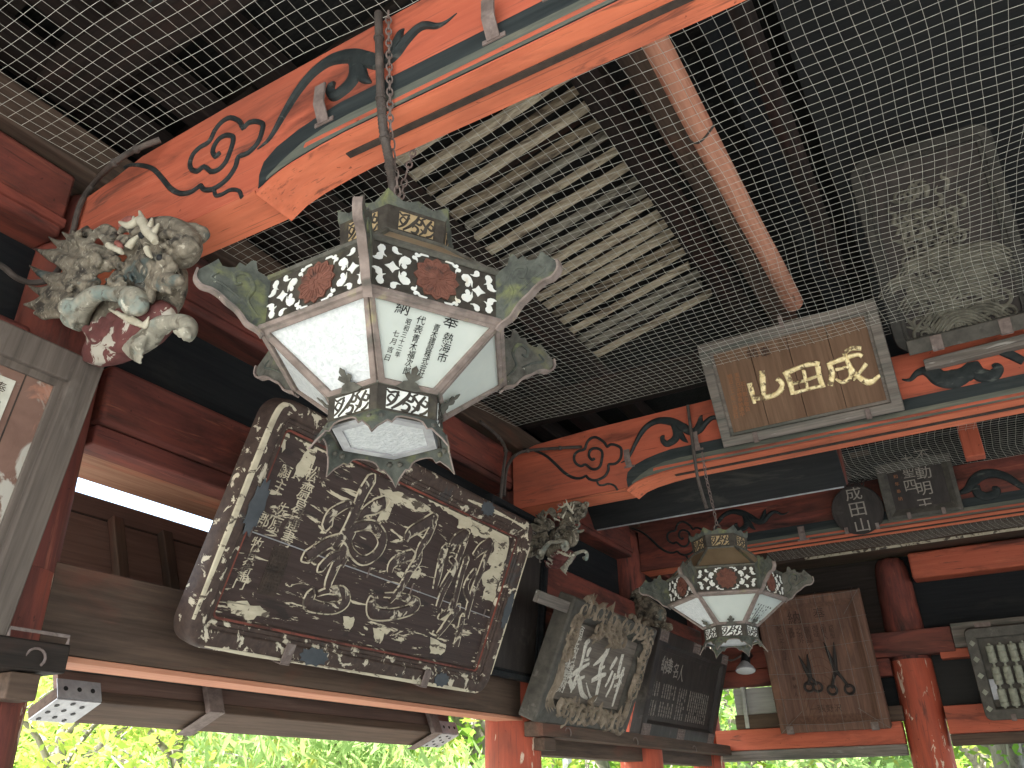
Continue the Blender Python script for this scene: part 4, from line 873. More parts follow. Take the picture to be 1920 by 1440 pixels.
b = MB(); b.ball((*E_(960, 215), .105), .02, 12); mk('eye', b, M['blackm'], root)

# ---------------------------------------------------------------- plaques
FPROF = [(0, -.02), (0, .028), (.004, .034), (.03, .036), (.036, .03), (.038, .012), (.05, .010), (.05, -.02)]
def scaled(prof, wd, h): return [(a/.05*wd, (b+.02)/.056*(h+.02)-.02 if b > 0 else b) for a, b in prof]
def iron_hook(root, u, v, wd=.05, out=.05, up=.07, name='iron_bracket'):
    mb = MB(); t = .006; mb.box(u-wd/2, u+wd/2, v-t, v, -.03, out+t); mb.box(u-wd/2, u+wd/2, v+.0005, v+up, out, out+t); return mk(name, mb, M['iron'], root, bev=.002)
def left_plaque(name, label, cat, xb, zb, xt, zt, y0, group='votive plaques hung around the hall'):
    fr = Fr((xb, y0, zb), (0, 1, 0), (xt-xb, 0, zt-zb)); return fr, thing(name, label, cat, fr, None, group)
def back_plaque(name, label, cat, yb_, zb, yt, zt, x0, group='votive plaques hung around the hall'):
    fr = Fr((x0, yb_, zb), (1, 0, 0), (0, yt-yb_, zt-zb)); return fr, thing(name, label, cat, fr, None, group)
def T_(fr): # text helper writes in local coordinates
    return fr
class LF(Fr): pass
def local_text(mb, fr, text, p0, p1, s, w, **k):
    n = len(text)
    for i, ch in enumerate(text):
        if ch == ' ': continue
        t = i/max(n-1, 1); x, y = p0[0]+(p1[0]-p0[0])*t, p0[1]+(p1[1]-p0[1])*t; u, v = fr.uv(x, y)
        put_char(mb, ch, u, v, s*fr.px(x, y), w, **k)
# 1: the large flaking plaque
M['gesso'] = surf('worn_cream_gesso', (.44, .385, .28), (.58, .515, .385), (6, 18, 18), [((.045, .03, .026), (9, 22, 22), .575, .60, .9, .8), ((.2, .17, .13), (5, 12, 12), .5, .7, .5)], rough=.6)
PF, root = left_plaque('large_plaque', 'largest plaque, tilted under the near lantern, brown lacquer flaking to cream in a rounded frame', 'plaque', -2.72, 2.15, -2.33, 3.14, 2.2)
q = [PF.uv(*p) for p in ((520, 738), (345, 1150), (370, 1198), (888, 1306), (992, 975), (985, 955))]
u0, u1, v0, v1 = .02, q[3][0]+.02, q[3][1], q[0][1]
PLU0 = min(q[1][0], q[2][0]); u0 = PLU0; u1 = (q[3][0]+q[4][0])/2+.03; v0 = (q[2][1]+q[3][1])/2; v1 = q[0][1]
BIG = (u0, u1, v0, v1)
bd = MB(); bd.plate([(u0+.1, v0+.1), (u1-.1, v0+.1), (u1-.1, v1-.1), (u0+.1, v1-.1)], -.02, .0); board = mk('board', bd, M['lacq'], root)
f = MB(); frame_into(f, u0, u1, v0, v1, .10, [(0, -.05), (-.002, .0), (.0, .036), (.010, .050), (.018, .054), (.066, .052), (.074, .048), (.077, .036), (.090, .036), (.094, .028), (.108, .028), (.112, .018), (.124, .016), (.130, .0), (.134, -.015), (.08, -.05)], 8)
fo = mk('frame', f, M['lacqf'], root, angle=50)
for l, wd_ in (([(u0+.011, v0+.10), (u0+.010, (v0+v1)/2), (u0+.011, v1-.10), (u0+.05, v1-.03)], [.014, .03, .034, .03, .016]), ([(u0+.11, v0+.011), (u0+.6, v0+.009), (u1-.5, v0+.012), (u1-.12, v0+.010)], [.006, .018, .008, .022, .02, .008]), ([(u1-.011, v0+.12), (u1-.010, (v0+v1)/2), (u1-.012, v1-.14)], [.008, .02, .014, .02]), ([(u1-.12, v1-.045), (u1-.4, v1-.04), (u1-.75, v1-.05)], [.03, .012, .03, .01])):
    gs = MB().strip(l, wd_, .006, LOC, .0500, 6); mk('gesso_edge', gs, M['gesso'], fo)
r_ = MB(); frame_into(r_, u0+.1125, u1-.1125, v0+.1125, v1-.1125, .03, [(0, .0165), (.001, .0205), (.010, .0195), (.011, .0155)], 6); mk('red_inner_moulding', r_, M['agedY'], root)
def big(l, ox=640, oy=860, s=5.333): return [PF.uv(ox+a/s, oy+b/s) for a, b in l]
big2 = lambda l: big(l, 320, 700, 2.3235)
strokes = [ # (points in photo detail, width in metres)
 (big([(300, 200), (210, 350), (120, 560), (40, 720), (-60, 860)]), [.06, .062, .05, .045, .03]),
 (big([(430, 440), (330, 480), (230, 530), (170, 610)]), [.07, .075, .045, .02]),
 (big2([(680, 660), (700, 610), (770, 570), (800, 580)]), [.06, .05, .035, .015]),
 (big2([(590, 800), (680, 740), (760, 710), (800, 670), (880, 665), (920, 720), (900, 780), (840, 815), (790, 780), (775, 730)]), [.06, .055, .045, .045, .05, .058, .055, .045, .035, .02]),
 (big2([(790, 690), (750, 770), (720, 830), (690, 900), (680, 940)]), [.04, .045, .05, .045, .03]),
 (big2([(650, 850), (700, 800), (760, 790), (740, 840)]), [.04, .04, .035, .03]),
 (big2([(610, 960), (600, 1000), (650, 1020), (720, 1020), (760, 990), (740, 950), (690, 945), (640, 960)]), [.05, .06, .05, .055, .06, .05, .03, .02]),
 (big([(920, 600), (780, 680), (680, 740), (640, 820)]), [.07, .065, .055, .03]),
 (big([(920, 640), (860, 780), (780, 900), (760, 1010), (680, 1130), (600, 1280), (480, 1420)]), [.045, .05, .04, .055, .05, .04, .03]),
 (big([(700, 960), (580, 1000), (500, 1060), (480, 1140)]), [.055, .055, .05, .03]),
 (big2([(870, 990), (880, 1040), (950, 1050), (1040, 1030), (1070, 1000), (1000, 970), (930, 965)]), [.05, .065, .055, .06, .05, .03, .02]),
 (big([(1240, 760), (1140, 820), (1090, 900)]), [.075, .07, .045]), (big([(1240, 800), (1180, 960), (1110, 1140), (1010, 1340), (960, 1480)]), [.045, .045, .04, .04, .03]),
 (big([(1490, 840), (1390, 900), (1320, 980)]), [.07, .065, .04]), (big([(1490, 880), (1430, 1020), (1360, 1200), (1290, 1400), (1240, 1600)]), [.045, .05, .045, .045, .04]),
 (big([(1030, 900), (1000, 1000), (960, 1180), (930, 1300)]), [.05, .05, .045, .03]), (big([(1250, 1000), (1200, 1150), (1150, 1350), (1100, 1560)]), [.045, .04, .04, .03]),
 (big([(1090, 1000), (1130, 1060), (1060, 1180), (980, 1300)]), [.03, .035, .03, .02]), (big([(1330, 1120), (1270, 1200), (1240, 1300), (1280, 1420)]), [.03, .035, .04, .03]),
 (big2([(1250, 1020), (1200, 1090), (1160, 1140)]), [.05, .045, .03]), (big2([(1270, 1060), (1255, 1130), (1240, 1190)]), [.04, .045, .045]), (big2([(1170, 1060), (1210, 1030), (1230, 980)]), [.03, .03, .02])]
def ragged(l, j=.010, n=5):
    q_ = random.Random(len(l)); out = []
    for i, p in enumerate(l):
        b_ = l[(i+1) % len(l)]
        for k in range(n):
            t = k/n; out.append((p[0]+(b_[0]-p[0])*t+q_.gauss(0, j*.5), p[1]+(b_[1]-p[1])*t+q_.gauss(0, j*.5)))
    return out
for l in (big([(640, 190), (760, 285), (1000, 415), (1200, 515), (1400, 605), (1690, 735), (1660, 950), (1590, 1180), (1520, 1420), (1400, 1420), (1440, 1290), (1380, 1180), (1500, 1080), (1450, 1030), (1530, 900), (1490, 790), (1330, 790), (1290, 710), (1160, 690), (1170, 610), (1010, 510), (860, 400), (740, 345), (720, 330)]),
          big([(380, 300), (560, 330), (740, 400), (900, 500), (880, 540), (700, 500), (520, 430), (470, 600), (420, 640), (330, 700), (400, 480)]), big([(1000, 1500), (1080, 1560), (1060, 1640), (980, 1600)]), big2([(560, 200), (640, 290), (600, 330), (520, 260), (490, 340), (470, 300)]), big2([(600, 330), (640, 330), (620, 400), (560, 470), (530, 450), (560, 380)]),
          big2([(240, 990), (330, 1000), (420, 1030), (430, 1060), (340, 1070), (260, 1040)]), big2([(680, 1000), (750, 980), (750, 1030), (690, 1050)]), big2([(750, 1060), (800, 1060), (790, 1110), (755, 1110)]), big([(700, 1130), (790, 1100), (780, 1190), (690, 1190)]), big2([(880, 1110), (930, 1120), (920, 1170), (890, 1170)]), big2([(1130, 1150), (1200, 1180), (1190, 1220), (1130, 1220)])):
    gp = MB().plate(ragged(l), .0003, .0012); mk('gesso_patch', gp, M['gesso'], board)
sm = MB(); ed = MB()
for pts, ws in strokes:
    sm.strip(pts, ws, .012, LOC, .0)
    path = smooth_path([(p[0], p[1], 0) for p in pts], 5); W = lerp_list(ws, len(path)); Lp, Rp = [], []
    for i, p in enumerate(path):
        t = path[min(i+1, len(path)-1)]-path[max(i-1, 0)]; t.normalize(); nv = Vector((-t.y, t.x, 0)); Lp.append(tuple(p+nv*W[i]*.52)[:2]); Rp.append(tuple(p-nv*W[i]*.52)[:2])
    for pl in (Lp, Rp): ed.strip(pl, [rnd.uniform(.004, .011) for _ in range(7)], .006, LOC, .0005, 1)
    t0 = path[0]-path[1]; t0.normalize(); cap = [Lp[0], (path[0].x+t0.x*W[0]*.5, path[0].y+t0.y*W[0]*.5), Rp[0]]; ed.strip(cap, .008, .006, LOC, .0005, 4)
mk('carved_characters', sm, M['lacqs'], board); mk('gesso_edges', ed, M['cream'], board)
K = dict(th=.0022, wob=.03, shear=.10)
Q6 = lambda x, y: (400+x/6, 860+y/6)
for t, a, b, s in (('松齋葛謹書', (1110, 170), (830, 900), 25), ('願主', (805, 150), (745, 310), 22), ('佐原', (770, 570), (700, 740), 22), ('郡', (560, 700), (560, 700), 24), ('牧兵衛門', (490, 960), (300, 1390), 22)):
    tx = MB(); local_text(tx, PF, t, Q6(*a), Q6(*b), s, .0005, **K); mk('signature_lettering', tx, M['cream'], board)
sl = MB()
for (x, y) in ((735, 1140), (640, 1400)):
    u, v = PF.uv(*Q6(x, y)); sl.plate([(u-.052, v-.052), (u+.052, v-.052), (u+.052, v+.052), (u-.052, v+.052)], .0003, .003)
    for i in range(6): sl.box(u-.045, u+.045, v-.04+i*.015, v-.034+i*.015, .003, .006); sl.box(u-.045+i*.017, u-.04+i*.017, v-.045, v+.045, .003, .0055)
mk('seal', sl, M['groove'], board)
def fitting(u, v, su, sv):
    o = [(1, 0), (.78, .3), (.85, .62), (.5, .6), (.35, .95), (0, .8), (-.35, .95), (-.5, .6), (-.85, .62), (-.78, .3), (-1, 0), (-.78, -.3), (-.85, -.62), (-.5, -.6), (-.35, -.95), (0, -.8), (.35, -.95), (.5, -.6), (.85, -.62), (.78, -.3)]
    mb = MB().plate([(u+a*su, v+b*sv) for a, b in o], .0545, .058); mk('metal_fitting', mb, M['slateb'], fo, bev=.001)
M['slateb'] = surf('blue_black_metal', (.045, .05, .056), (.075, .082, .09), (12, 12, 12), rough=.5, bump=.1)
fitting(*[PF.uv(*p) for p in ((465, 945),)][0], .042, .125); u, v = PF.uv(573, 1225); fitting(u, v0+.045, .095, .042); u, v = PF.uv(812, 1272); fitting(u, v0+.045, .07, .04); u, v = PF.uv(905, 935); fitting(u, v1-.045, .07, .042); u, v = PF.uv(955, 1145); fitting(u1-.045, v, .04, .12)
mb = MB(); a, c = PF.uv(455, 990), PF.uv(915, 1157); mb.tube([(a[0]-.04, a[1], .003), (c[0]+.03, c[1], .003)], .0028, 6)
mk('split_rod', mb, M['galv'], board)
for x, y in ((470, 995), (583, 1032), (690, 1073), (770, 1105), (907, 1150)):
    u, v = PF.uv(x, y); mb = MB().box(u-.003, u+.003, v-.026, v+.026, .0005, .008); mk('iron_staple', mb, M['iron'], board)
for px in (517, 793):
    u, v = PF.uv(px, 1230); iron_hook(root, u, v0-.002, .055, .062, .085)
# 2: dark narrow sign behind its right edge
nf, root = left_plaque('narrow_sign', 'narrow black sign with pale carved letters tucked behind the right edge of the largest plaque', 'sign', -2.78, 2.24, -2.66, 3.36, 4.62)
q = [nf.uv(*p) for p in ((1040, 1000), (985, 1270), (930, 1270), (1000, 980))]; a, b = q[2][0]-.25, (q[0][0]+q[1][0])/2
mb = MB().plate([(a, q[1][1]), (b, q[1][1]), (b, q[0][1]), (a, q[0][1])], -.02, .0); bo = mk('board', mb, M['darkplq'], root)
f = MB(); frame_into(f, a-.03, b+.02, q[1][1]-.03, q[0][1]+.03, .004, scaled(FPROF, .055, .04)); mk('frame', f, M['coalZ'], root)
tx = MB(); local_text(tx, nf, '成田山', (1025, 1010), (1018, 1044), 15, .001, th=.002); local_text(tx, nf, '奉納', (1000, 1004), (992, 1030), 13, .001, th=.002); mk('letters', tx, M['dim_letter'], bo)
# 3: picture plaque at the left edge
lf, root = left_plaque('picture_plaque', 'faded picture plaque in a plain wooden frame at the left edge', 'plaque', -2.69, 2.10, -2.50, 2.99, .3)
q = [lf.uv(*p) for p in ((186, 690), (0, 600), (0, 1105))]; u1 = q[0][0]; v1 = (q[0][1]+q[1][1])/2; u0 = u1-1.05; v0 = -.02
mb = MB().plate([(u0+.05, v0+.05), (u1-.05, v0+.05), (u1-.05, v1-.05), (u0+.05, v1-.05)], -.02, .0); bo = mk('painted_board', mb, M['paintpic'], root)
f = MB(); frame_into(f, u0, u1, v0, v1, .002, [(0, -.04), (0, .03), (.005, .035), (.095, .035), (.1, .03), (.102, .012), (.125, .010), (.127, -.01), (.127, -.03)]); mk('frame', f, M['greyw'], root, bev=.002)
a = lf.uv(28, 715); b = lf.uv(2, 800); mb = MB().plate([(a[0]-.075, a[1]-.33), (a[0], a[1]-.33), (a[0], a[1]), (a[0]-.075, a[1])], .0005, .006); pp = mk('paper_label', mb, M['paper'], bo)
tx = MB(); 
for i, ch in enumerate('奉納願主講中'): put_char(tx, ch, a[0]-.0375, a[1]-.035-.052*i, .036, .0062, th=.0006)
mk('faint_letters', tx, M['brown_letter'], pp)
mb = MB().box(a[0]+.022, a[0]+.027, v0+.06, v1-.12, .0003, .001); mk('board_gap', mb, M['groove'], bo)
# 4: carved frame plaque with three letters
def curls(mb, pts, n, s, w, q, fr=LOC):
    for i in range(n):
        t = (i+.5)/n*(len(pts)-1); k = min(int(t), len(pts)-2); c = Vector(pts[k]).lerp(Vector(pts[k+1]), t-k); c = (c.x+q.uniform(-.3, .3)*s, c.y+q.uniform(-.3, .3)*s)
        d = q.choice((-1, 1)); r = s*q.uniform(.75, 1.15)
        mb.strip(spiral(c, r, q.uniform(1.1, 1.6), q.uniform(0, 6), d, 14), [s*.42, s*.40, s*.3, s*.18], None, fr, w, 2, hs=.8)
        for j in range(2):
            a = q.uniform(0, 6.28); e = (c[0]+1.7*r*math.cos(a), c[1]+1.7*r*math.sin(a)); m_ = (c[0]+r*math.cos(a+.5), c[1]+r*math.sin(a+.5))
            mb.strip([(c[0]+.7*r*math.cos(a+1), c[1]+.7*r*math.sin(a+1)), m_, e], [s*.5, s*.45, .003], None, fr, w-.004, 3, hs=.7)
def waves(mb, pts, n, s, w, q):
    for i in range(n):
        o = (i-(n-1)/2)*s; p2 = []
        for j, p in enumerate(pts):
            a, b = Vector(pts[max(j-1, 0)]), Vector(pts[min(j+1, len(pts)-1)]); t = (b-a).normalized(); p2.append((p[0]-t.y*o, p[1]+t.x*o))
        mb.strip(p2, [s*.6, s*1.1, s*1.1, s*.7], None, LOC, w, 4, hs=.7)
cf, root = left_plaque('carved_frame_plaque', 'square plaque with a deep frame of carved dragons and waves and three pale brushed letters', 'plaque', -2.74, 2.06, -2.42, 2.76, 5.0)
q = [cf.uv(*p) for p in ((1062, 1118), (993, 1345), (1165, 1385), (1207, 1175))]; u0, u1, v0, v1 = (q[0][0]+q[1][0])/2, (q[2][0]+q[3][0])/2, 0.0, q[0][1]
mb = MB().plate([(u0+.02, v0+.02), (u1-.02, v0+.02), (u1-.02, v1-.02), (u0+.02, v1-.02)], -.03, .0); bo = mk('board', mb, M['grainplq'], root)
f = MB(); frame_into(f, u0-.02, u1+.02, v0-.01, v1+.02, .02, [(0, -.06), (0, .05), (.012, .065), (.10, .055), (.13, .03), (.15, .001), (.15, -.02)], 4); fo = mk('frame', f, M['frameplq'], root, bev=.003)  # frame darker than the curls, recess shade put into its colour
cm = MB(); qq = random.Random(5)
curls(cm, [(u0+.10, v1-.05), (u1-.06, v1-.05)], 11, .075, .05, qq); curls(cm, [(u0+.10, v1-.1), (u0+.13, v0+.40)], 7, .065, .05, qq); curls(cm, [(u0+.24, v0+.09), (u1-.06, v0+.06)], 11, .08, .05, qq); curls(cm, [(u1-.05, v0+.28), (u1-.05, v1-.08)], 7, .065, .05, qq); curls(cm, [(u0+.40, v1-.13), (u0+.95, v1-.15)], 6, .06, .05, qq)
waves(cm, [(u0+.08, v0+.42), (u0+.14, v0+.28), (u0+.09, v0+.15), (u0+.2, v0+.06)], 4, .025, .045, qq); waves(cm, [(u1-.22, v0+.06), (u1-.08, v0+.10), (u1-.07, v0+.3)], 3, .025, .045, qq); waves(cm, [(u0+.05, v0+.05), (u0+.25, v0+.035), (u0+.5, v0+.05)], 3, .018, .045, qq)
mk('carved_dragons', cm, M['carved_wood'], fo, angle=60)
sk = MB(); Z8 = lambda l: [cf.uv(980+a/4.5, 1080+b/4.5) for a, b in l]
for pts, ws in (([(565, 545), (535, 575), (510, 680), (480, 790), (440, 880), (405, 985)], [.03, .05, .03, .035, .03, .015]), ([(575, 610), (555, 640), (545, 680)], [.03, .045, .02]), ([(400, 850), (450, 810), (510, 770), (560, 740)], [.03, .04, .03, .02]), ([(450, 800), (480, 900), (500, 990), (545, 1035)], [.03, .045, .04, .015]), ([(470, 870), (520, 850)], [.03, .02]), ([(395, 870), (420, 940), (450, 900)], [.035, .04, .02]), ([(500, 720), (560, 700)], [.02, .02]),
                ([(725, 600), (700, 660), (640, 720), (595, 755)], [.045, .055, .035, .01]), ([(690, 690), (660, 760), (650, 820)], [.03, .045, .045]), ([(580, 885), (640, 850), (700, 830)], [.03, .045, .025]), ([(660, 830), (640, 920), (610, 1040), (570, 1020), (535, 900)], [.045, .045, .035, .02, .008]), ([(640, 790), (690, 765)], [.03, .02]),
                ([(845, 660), (825, 740), (800, 850)], [.04, .045, .035]), ([(795, 690), (760, 750), (735, 790)], [.035, .04, .015]), ([(760, 800), (730, 870), (695, 935)], [.035, .035, .015]), ([(780, 820), (750, 920), (700, 1020)], [.03, .03, .015]), ([(855, 770), (830, 850), (800, 950), (755, 1100)], [.035, .045, .04, .02]), ([(780, 860), (850, 830)], [.025, .025]), ([(770, 930), (830, 900)], [.025, .02])):
    sk.strip(Z8(pts), [w_*1.15 for w_ in ws], .005, LOC, .0)
mk('brushed_letters', sk, M['pale_letter'], bo)
tx = MB(); 
for t, a, b in (('明治三十年奉納', (432, 480), (330, 920)), ('願主敬白講中', (480, 480), (370, 880))): local_text(tx, cf, t, (980+a[0]/4.5, 1080+a[1]/4.5), (980+b[0]/4.5, 1080+b[1]/4.5), 13, .001, th=.002, wob=.05)
mk('small_letters', tx, M['pale_letter'], bo)
mb = MB(); a = cf.uv(1060, 1135); mb.plate([(a[0]-.42, a[1]-.045), (a[0]+.02, a[1]-.045), (a[0]+.02, a[1]+.03), (a[0]-.42, a[1]+.03)], .0, .04); mk('spacer_bar', mb, M['greyX'], root, bev=.004)
# 5: list of names beside it
nf, root = left_plaque('name_list_plaque', 'dark plaque of many small rows of faded writing, between carved frame plaque and far lantern', 'plaque', -2.74, 2.05, -2.48, 2.84, 6.4)
q = [nf.uv(*p) for p in ((1193, 1160), (1190, 1378), (1347, 1412), (1338, 1234))]; u0, u1, v0, v1 = q[1][0], (q[2][0]+q[3][0])/2, q[1][1]*.5, q[0][1]
mb = MB().plate([(u0+.03, v0+.03), (u1-.03, v0+.03), (u1-.03, v1-.03), (u0+.03, v1-.03)], -.03, .0); bo = mk('board', mb, M['darkplq'], root)
f = MB(); frame_into(f, u0, u1, v0, v1, .003, [(0, -.05), (0, .035), (.006, .04), (.10, .04), (.105, .035), (.125, .006), (.16, .004), (.16, -.02)]); fo = mk('frame', f, M['darkplq'], root, bev=.003)
for c in ((u0+.02, v0+.01), (u0+.02, v1-.09), ((u0+u1)/2-.1, v0+.01), ((u0+u1)/2-.1, v1-.09), (u1-.2, v0+.01), (u1-.2, v1-.09)):
    hn = MB().box(c[0], c[0]+.186, c[1]-.002, c[1]+.088, .0385, .0415)
    for i in range(7):
        for j in range(4): hn.ball((c[0]+.015+i*.026, c[1]+.012+j*.021, .0415), (.010, .008, .006), 6)
    mk('studded_metal', hn, M['iron'], fo)
tx = MB(); names = '山田中村小川石井上野木高橋本林佐藤松平大島清水森'
for i in range(26):
    for j in range(11):
        if (i in (3, 10, 15) and j < 9) or (i < 10 and j in (4,)) or rnd.random() < .06: continue
        put_char(tx, rnd.choice(names), u0+.19+i*(u1-u0-.42)/26, v0+.42-j*.030, .030, .0005, th=.0012, wob=.04)
mk('name_lettering', tx, M['dim_letter'], bo)
tx = MB(); local_text(tx, nf, '奉納', (1256, 1250), (1246, 1246), 11, .0005, th=.0012, wob=.05); local_text(tx, nf, '人名', (1277, 1262), (1267, 1257), 10, .0005, th=.0012, wob=.05); mk('faded_heading', tx, M['dim_letter'], bo)
# 6: gold letters
gf, root = back_plaque('gold_letter_plaque', 'brown board plaque with three worn gold letters in a grey wooden frame', 'plaque', 4.91, 3.585, 4.60, 4.18, -1.24)
q = [gf.uv(*p) for p in ((1305, 648), (1362, 836), (1697, 770), (1640, 562))]; u0, u1, v0, v1 = (q[0][0]+q[1][0])/2, (q[2][0]+q[3][0])/2, (q[1][1]+q[2][1])/2, (q[0][1]+q[3][1])/2
n4 = (u1-u0-.14)/4
for i in range(4):
    mb = MB().box(u0+.07+i*n4+.002, u0+.07+(i+1)*n4-.002, v0+.04, v1-.04, -.02, .0-(i % 2)*.001); bo = mk('board', mb, M['amberwood'], root)
mb = MB().box(u0+.05, u1-.05, v0+.03, v1-.03, -.03, -.021); mk('backing', mb, M['groove'], root)
f = MB(); frame_into(f, u0, u1, v0, v1, .002, [(0, -.04), (0, .03), (.004, .035), (.055, .035), (.060, .03), (.062, .008), (.078, .006), (.079, -.02), (.05, -.04)]); mk('frame', f, M['greyX'], root, bev=.002)
sk = MB(); G3 = lambda l: [gf.uv(1280+a/3, 480+b/3) for a, b in l]
for pts, ws in (([(375, 715), (390, 770), (405, 830)], [.05, .05, .03]), ([(445, 645), (450, 700), (455, 790)], [.05, .055, .04]), ([(400, 800), (470, 795), (530, 775), (560, 740)], [.045, .05, .045, .05]), ([(530, 690), (560, 720), (550, 770)], [.045, .045, .03]),
                ([(575, 650), (600, 700), (620, 780)], [.05, .05, .04]), ([(580, 660), (650, 630), (730, 605), (770, 610)], [.05, .04, .05, .05]), ([(760, 620), (770, 680), (790, 740)], [.05, .045, .05]), ([(610, 720), (690, 700), (770, 670)], [.03, .03, .03]), ([(630, 770), (700, 750), (780, 730)], [.035, .03, .035]), ([(680, 640), (700, 740)], [.035, .03]),
                ([(820, 600), (840, 660), (830, 730)], [.04, .055, .045]), ([(830, 605), (900, 580), (980, 555), (1010, 565)], [.04, .045, .035, .04]), ([(915, 540), (950, 520), (1005, 520)], [.035, .04, .04]), ([(910, 545), (940, 620), (990, 680), (1050, 710), (1110, 670)], [.04, .04, .045, .06, .025]), ([(860, 640), (930, 630), (945, 680), (900, 710), (860, 690)], [.03, .035, .04, .035, .02]), ([(1035, 605), (1000, 650), (960, 700)], [.04, .03, .02])):
    sk.strip(G3(pts), [w_*.72 for w_ in ws], .008, LOC, -.0005)
mk('gold_letters', sk, M['gold'], root)
tx = MB()
for t, a, b, s in (('明治三十二年一月吉日', (265, 680), (300, 900), 9), ('東京日本橋奉納講中', (305, 670), (335, 890), 9), ('石川慶治敬白', (340, 720), (365, 860), 9)): local_text(tx, gf, t, G_a(a) if False else (1280+a[0]/3, 480+a[1]/3), (1280+b[0]/3, 480+b[1]/3), s, .0005, th=.0012)
mk('small_letters', tx, M['rust_letter'], root)
tx = MB(); local_text(tx, gf, '奉納', (1280+465/3, 480+540/3), (1280+390/3, 480+545/3), 20, .0005, th=.001, wob=.04); mk('dark_letters', tx, M['brown_letter'], root)
for px, py in ((1420, 822), (1630, 780)): u, v = gf.uv(px, py); iron_hook(root, u, v0-.001, .03, .04, .06)
u, v = gf.uv(1465, 600); mb = MB().box(u-.012, u+.012, v1-.03, v1+.05, .036, .041); mk('iron_bracket', mb, M['iron'], root)
# 7: large hanging relief at the upper right
rf, root = back_plaque('relief_panel', 'large dark carved relief panel in a rounded frame, behind the net at upper right', 'relief panel', 4.80, 3.93, 4.28, 4.85, -.13)
q = [rf.uv(*p) for p in ((1690, 662), (1612, 318), (1800, 240), (1860, 275))]; u0, v0 = q[0][0]-.02, q[0][1]-.01; v1 = (q[1][1]+q[2][1])/2+.02; u1 = rf.uv(1862, 290)[0]+.02
u1 = max(u1, u0+.62)
mb = MB().plate(rrect(u0+.01, u1-.01, v0+.01, v1-.01, .09), -.03, .0); bo = mk('board', mb, M['darkplq'], root)
f = MB(); frame_into(f, u0, u1, v0, v1, .10, [(0, -.05), (0, .02), (.006, .03), (.055, .03), (.06, .02), (.068, .02), (.070, .026), (.080, .026), (.082, .002), (.06, -.03)], 8); fo = mk('frame', f, M['reliefd'], root)
mb = MB().box(u0+.06, u1+.3, v0-.012, v0+.075, .031, .065); mk('bottom_bar', mb, M['frameplq'], root, bev=.004)
cm = MB(); qq = random.Random(11); wd = u1-u0; h = v1-v0
curls(cm, [(u0+.30*wd, v0+.76*h), (u0+.42*wd, v0+.78*h)], 3, .045, .0, qq)
for i in range(9):
    t = i/8; curls(cm, [(u0+(.24-.08*t)*wd, v0+(.66-.58*t)*h), (u0+(.62+.22*t)*wd, v0+(.62-.54*t)*h)], 5+i//3, .05, .006*(i % 3), qq)
for i in range(16):
    x = u0+wd*qq.uniform(.15, .8); y_ = v0+h*qq.uniform(.08, .42); waves(cm, [(x-.12, y_-.03), (x-.04, y_+.04), (x+.05, y_+.03), (x+.13, y_-.05)], 4, .018, .012+.01*qq.random(), qq)
for i in range(10):
    x = u0+wd*qq.uniform(.2, .75); y_ = v0+h*qq.uniform(.5, .74); cm.strip([(x, y_), (x+.02, y_+.05), (x-.005, y_+.08), (x+.015, y_+.115)], [.03, .025, .015, .003], None, LOC, .005, 4)
mk('carved_relief', cm, M['reliefw'], bo, angle=60)
for px, py in ((1760, 655), (1888, 628)): u, v = rf.uv(px, py); iron_hook(root, u, v0-.014, .06, .066, .085)
# 8 + 9: round sign and square sign on the third beam
of, root = back_plaque('round_sign', 'round black sign with three carved letters in a column, on the farthest beam', 'sign', 7.385, 3.55, 7.25, 3.97, -.82)
c = of.uv(1608, 956); R = (of.uv(1657, 950)[0]-of.uv(1560, 962)[0])/2*1.0
mb = MB().lathe([(R, -.02), (R, .012), (R*.985, .018), (R*.93, .018), (R*.91, .012), (R*.6, .012)], 48, (c[0], c[1], 0)); bo = mk('disc', mb, M['darkplq'], root)
tx = MB(); local_text(tx, of, '成田山', (1600, 925), (1617, 984), 27, .012, th=.004, sx=1.15); mk('letters', tx, M['dim_letter'], bo)
mb = MB(); curls(mb, [(c[0]-.08, c[1]+R+.0), (c[0]+.10, c[1]+R+.0)], 5, .03, .0, random.Random(3)); mk('top_ornament', mb, M['darkplq'], root)
for s in (-.6, .6): iron_hook(root, c[0]+s*R, c[1]-R*.86, .03, .02, .05)
sf, root = back_plaque('square_sign', 'dark square sign with tall carved letters and a sloping frame, beside the round sign', 'sign', 7.38, 3.60, 7.20, 4.09, -.6)
q = [sf.uv(*p) for p in ((1645, 885), (1665, 982), (1808, 950), (1778, 850))]; u0, u1, v0, v1 = (q[0][0]+q[1][0])/2, (q[2][0]+q[3][0])/2, (q[1][1]+q[2][1])/2, (q[0][1]+q[3][1])/2+.03
mb = MB().plate([(u0+.03, v0+.03), (u1-.03, v0+.03), (u1-.03, v1-.03), (u0+.03, v1-.03)], -.02, .0); bo = mk('board', mb, M['darkplq'], root)
f = MB(); frame_into(f, u0, u1, v0, v1, .003, [(0, -.03), (0, .035), (.006, .042), (.03, .042), (.075, .004), (.08, -.02)]); mk('frame', f, M['frameplq'], root, bev=.002)
tx = MB(); local_text(tx, sf, '不動明王', (1729, 855), (1735, 946), 27, .0005, th=.004, sx=1.1); local_text(tx, sf, '大聖四', (1700, 862), (1707, 910), 22, .0005, th=.003); mk('letters', tx, M['dim_letter'], bo)
tx = MB(); local_text(tx, sf, '昭和年奉納', (1676, 880), (1688, 935), 8, .0005, th=.001); mk('small_letters', tx, M['rust_letter'], bo)
for px in (1705, 1772): u, v = sf.uv(px, 965); iron_hook(root, u, v0-.001, .03, .046, .05)
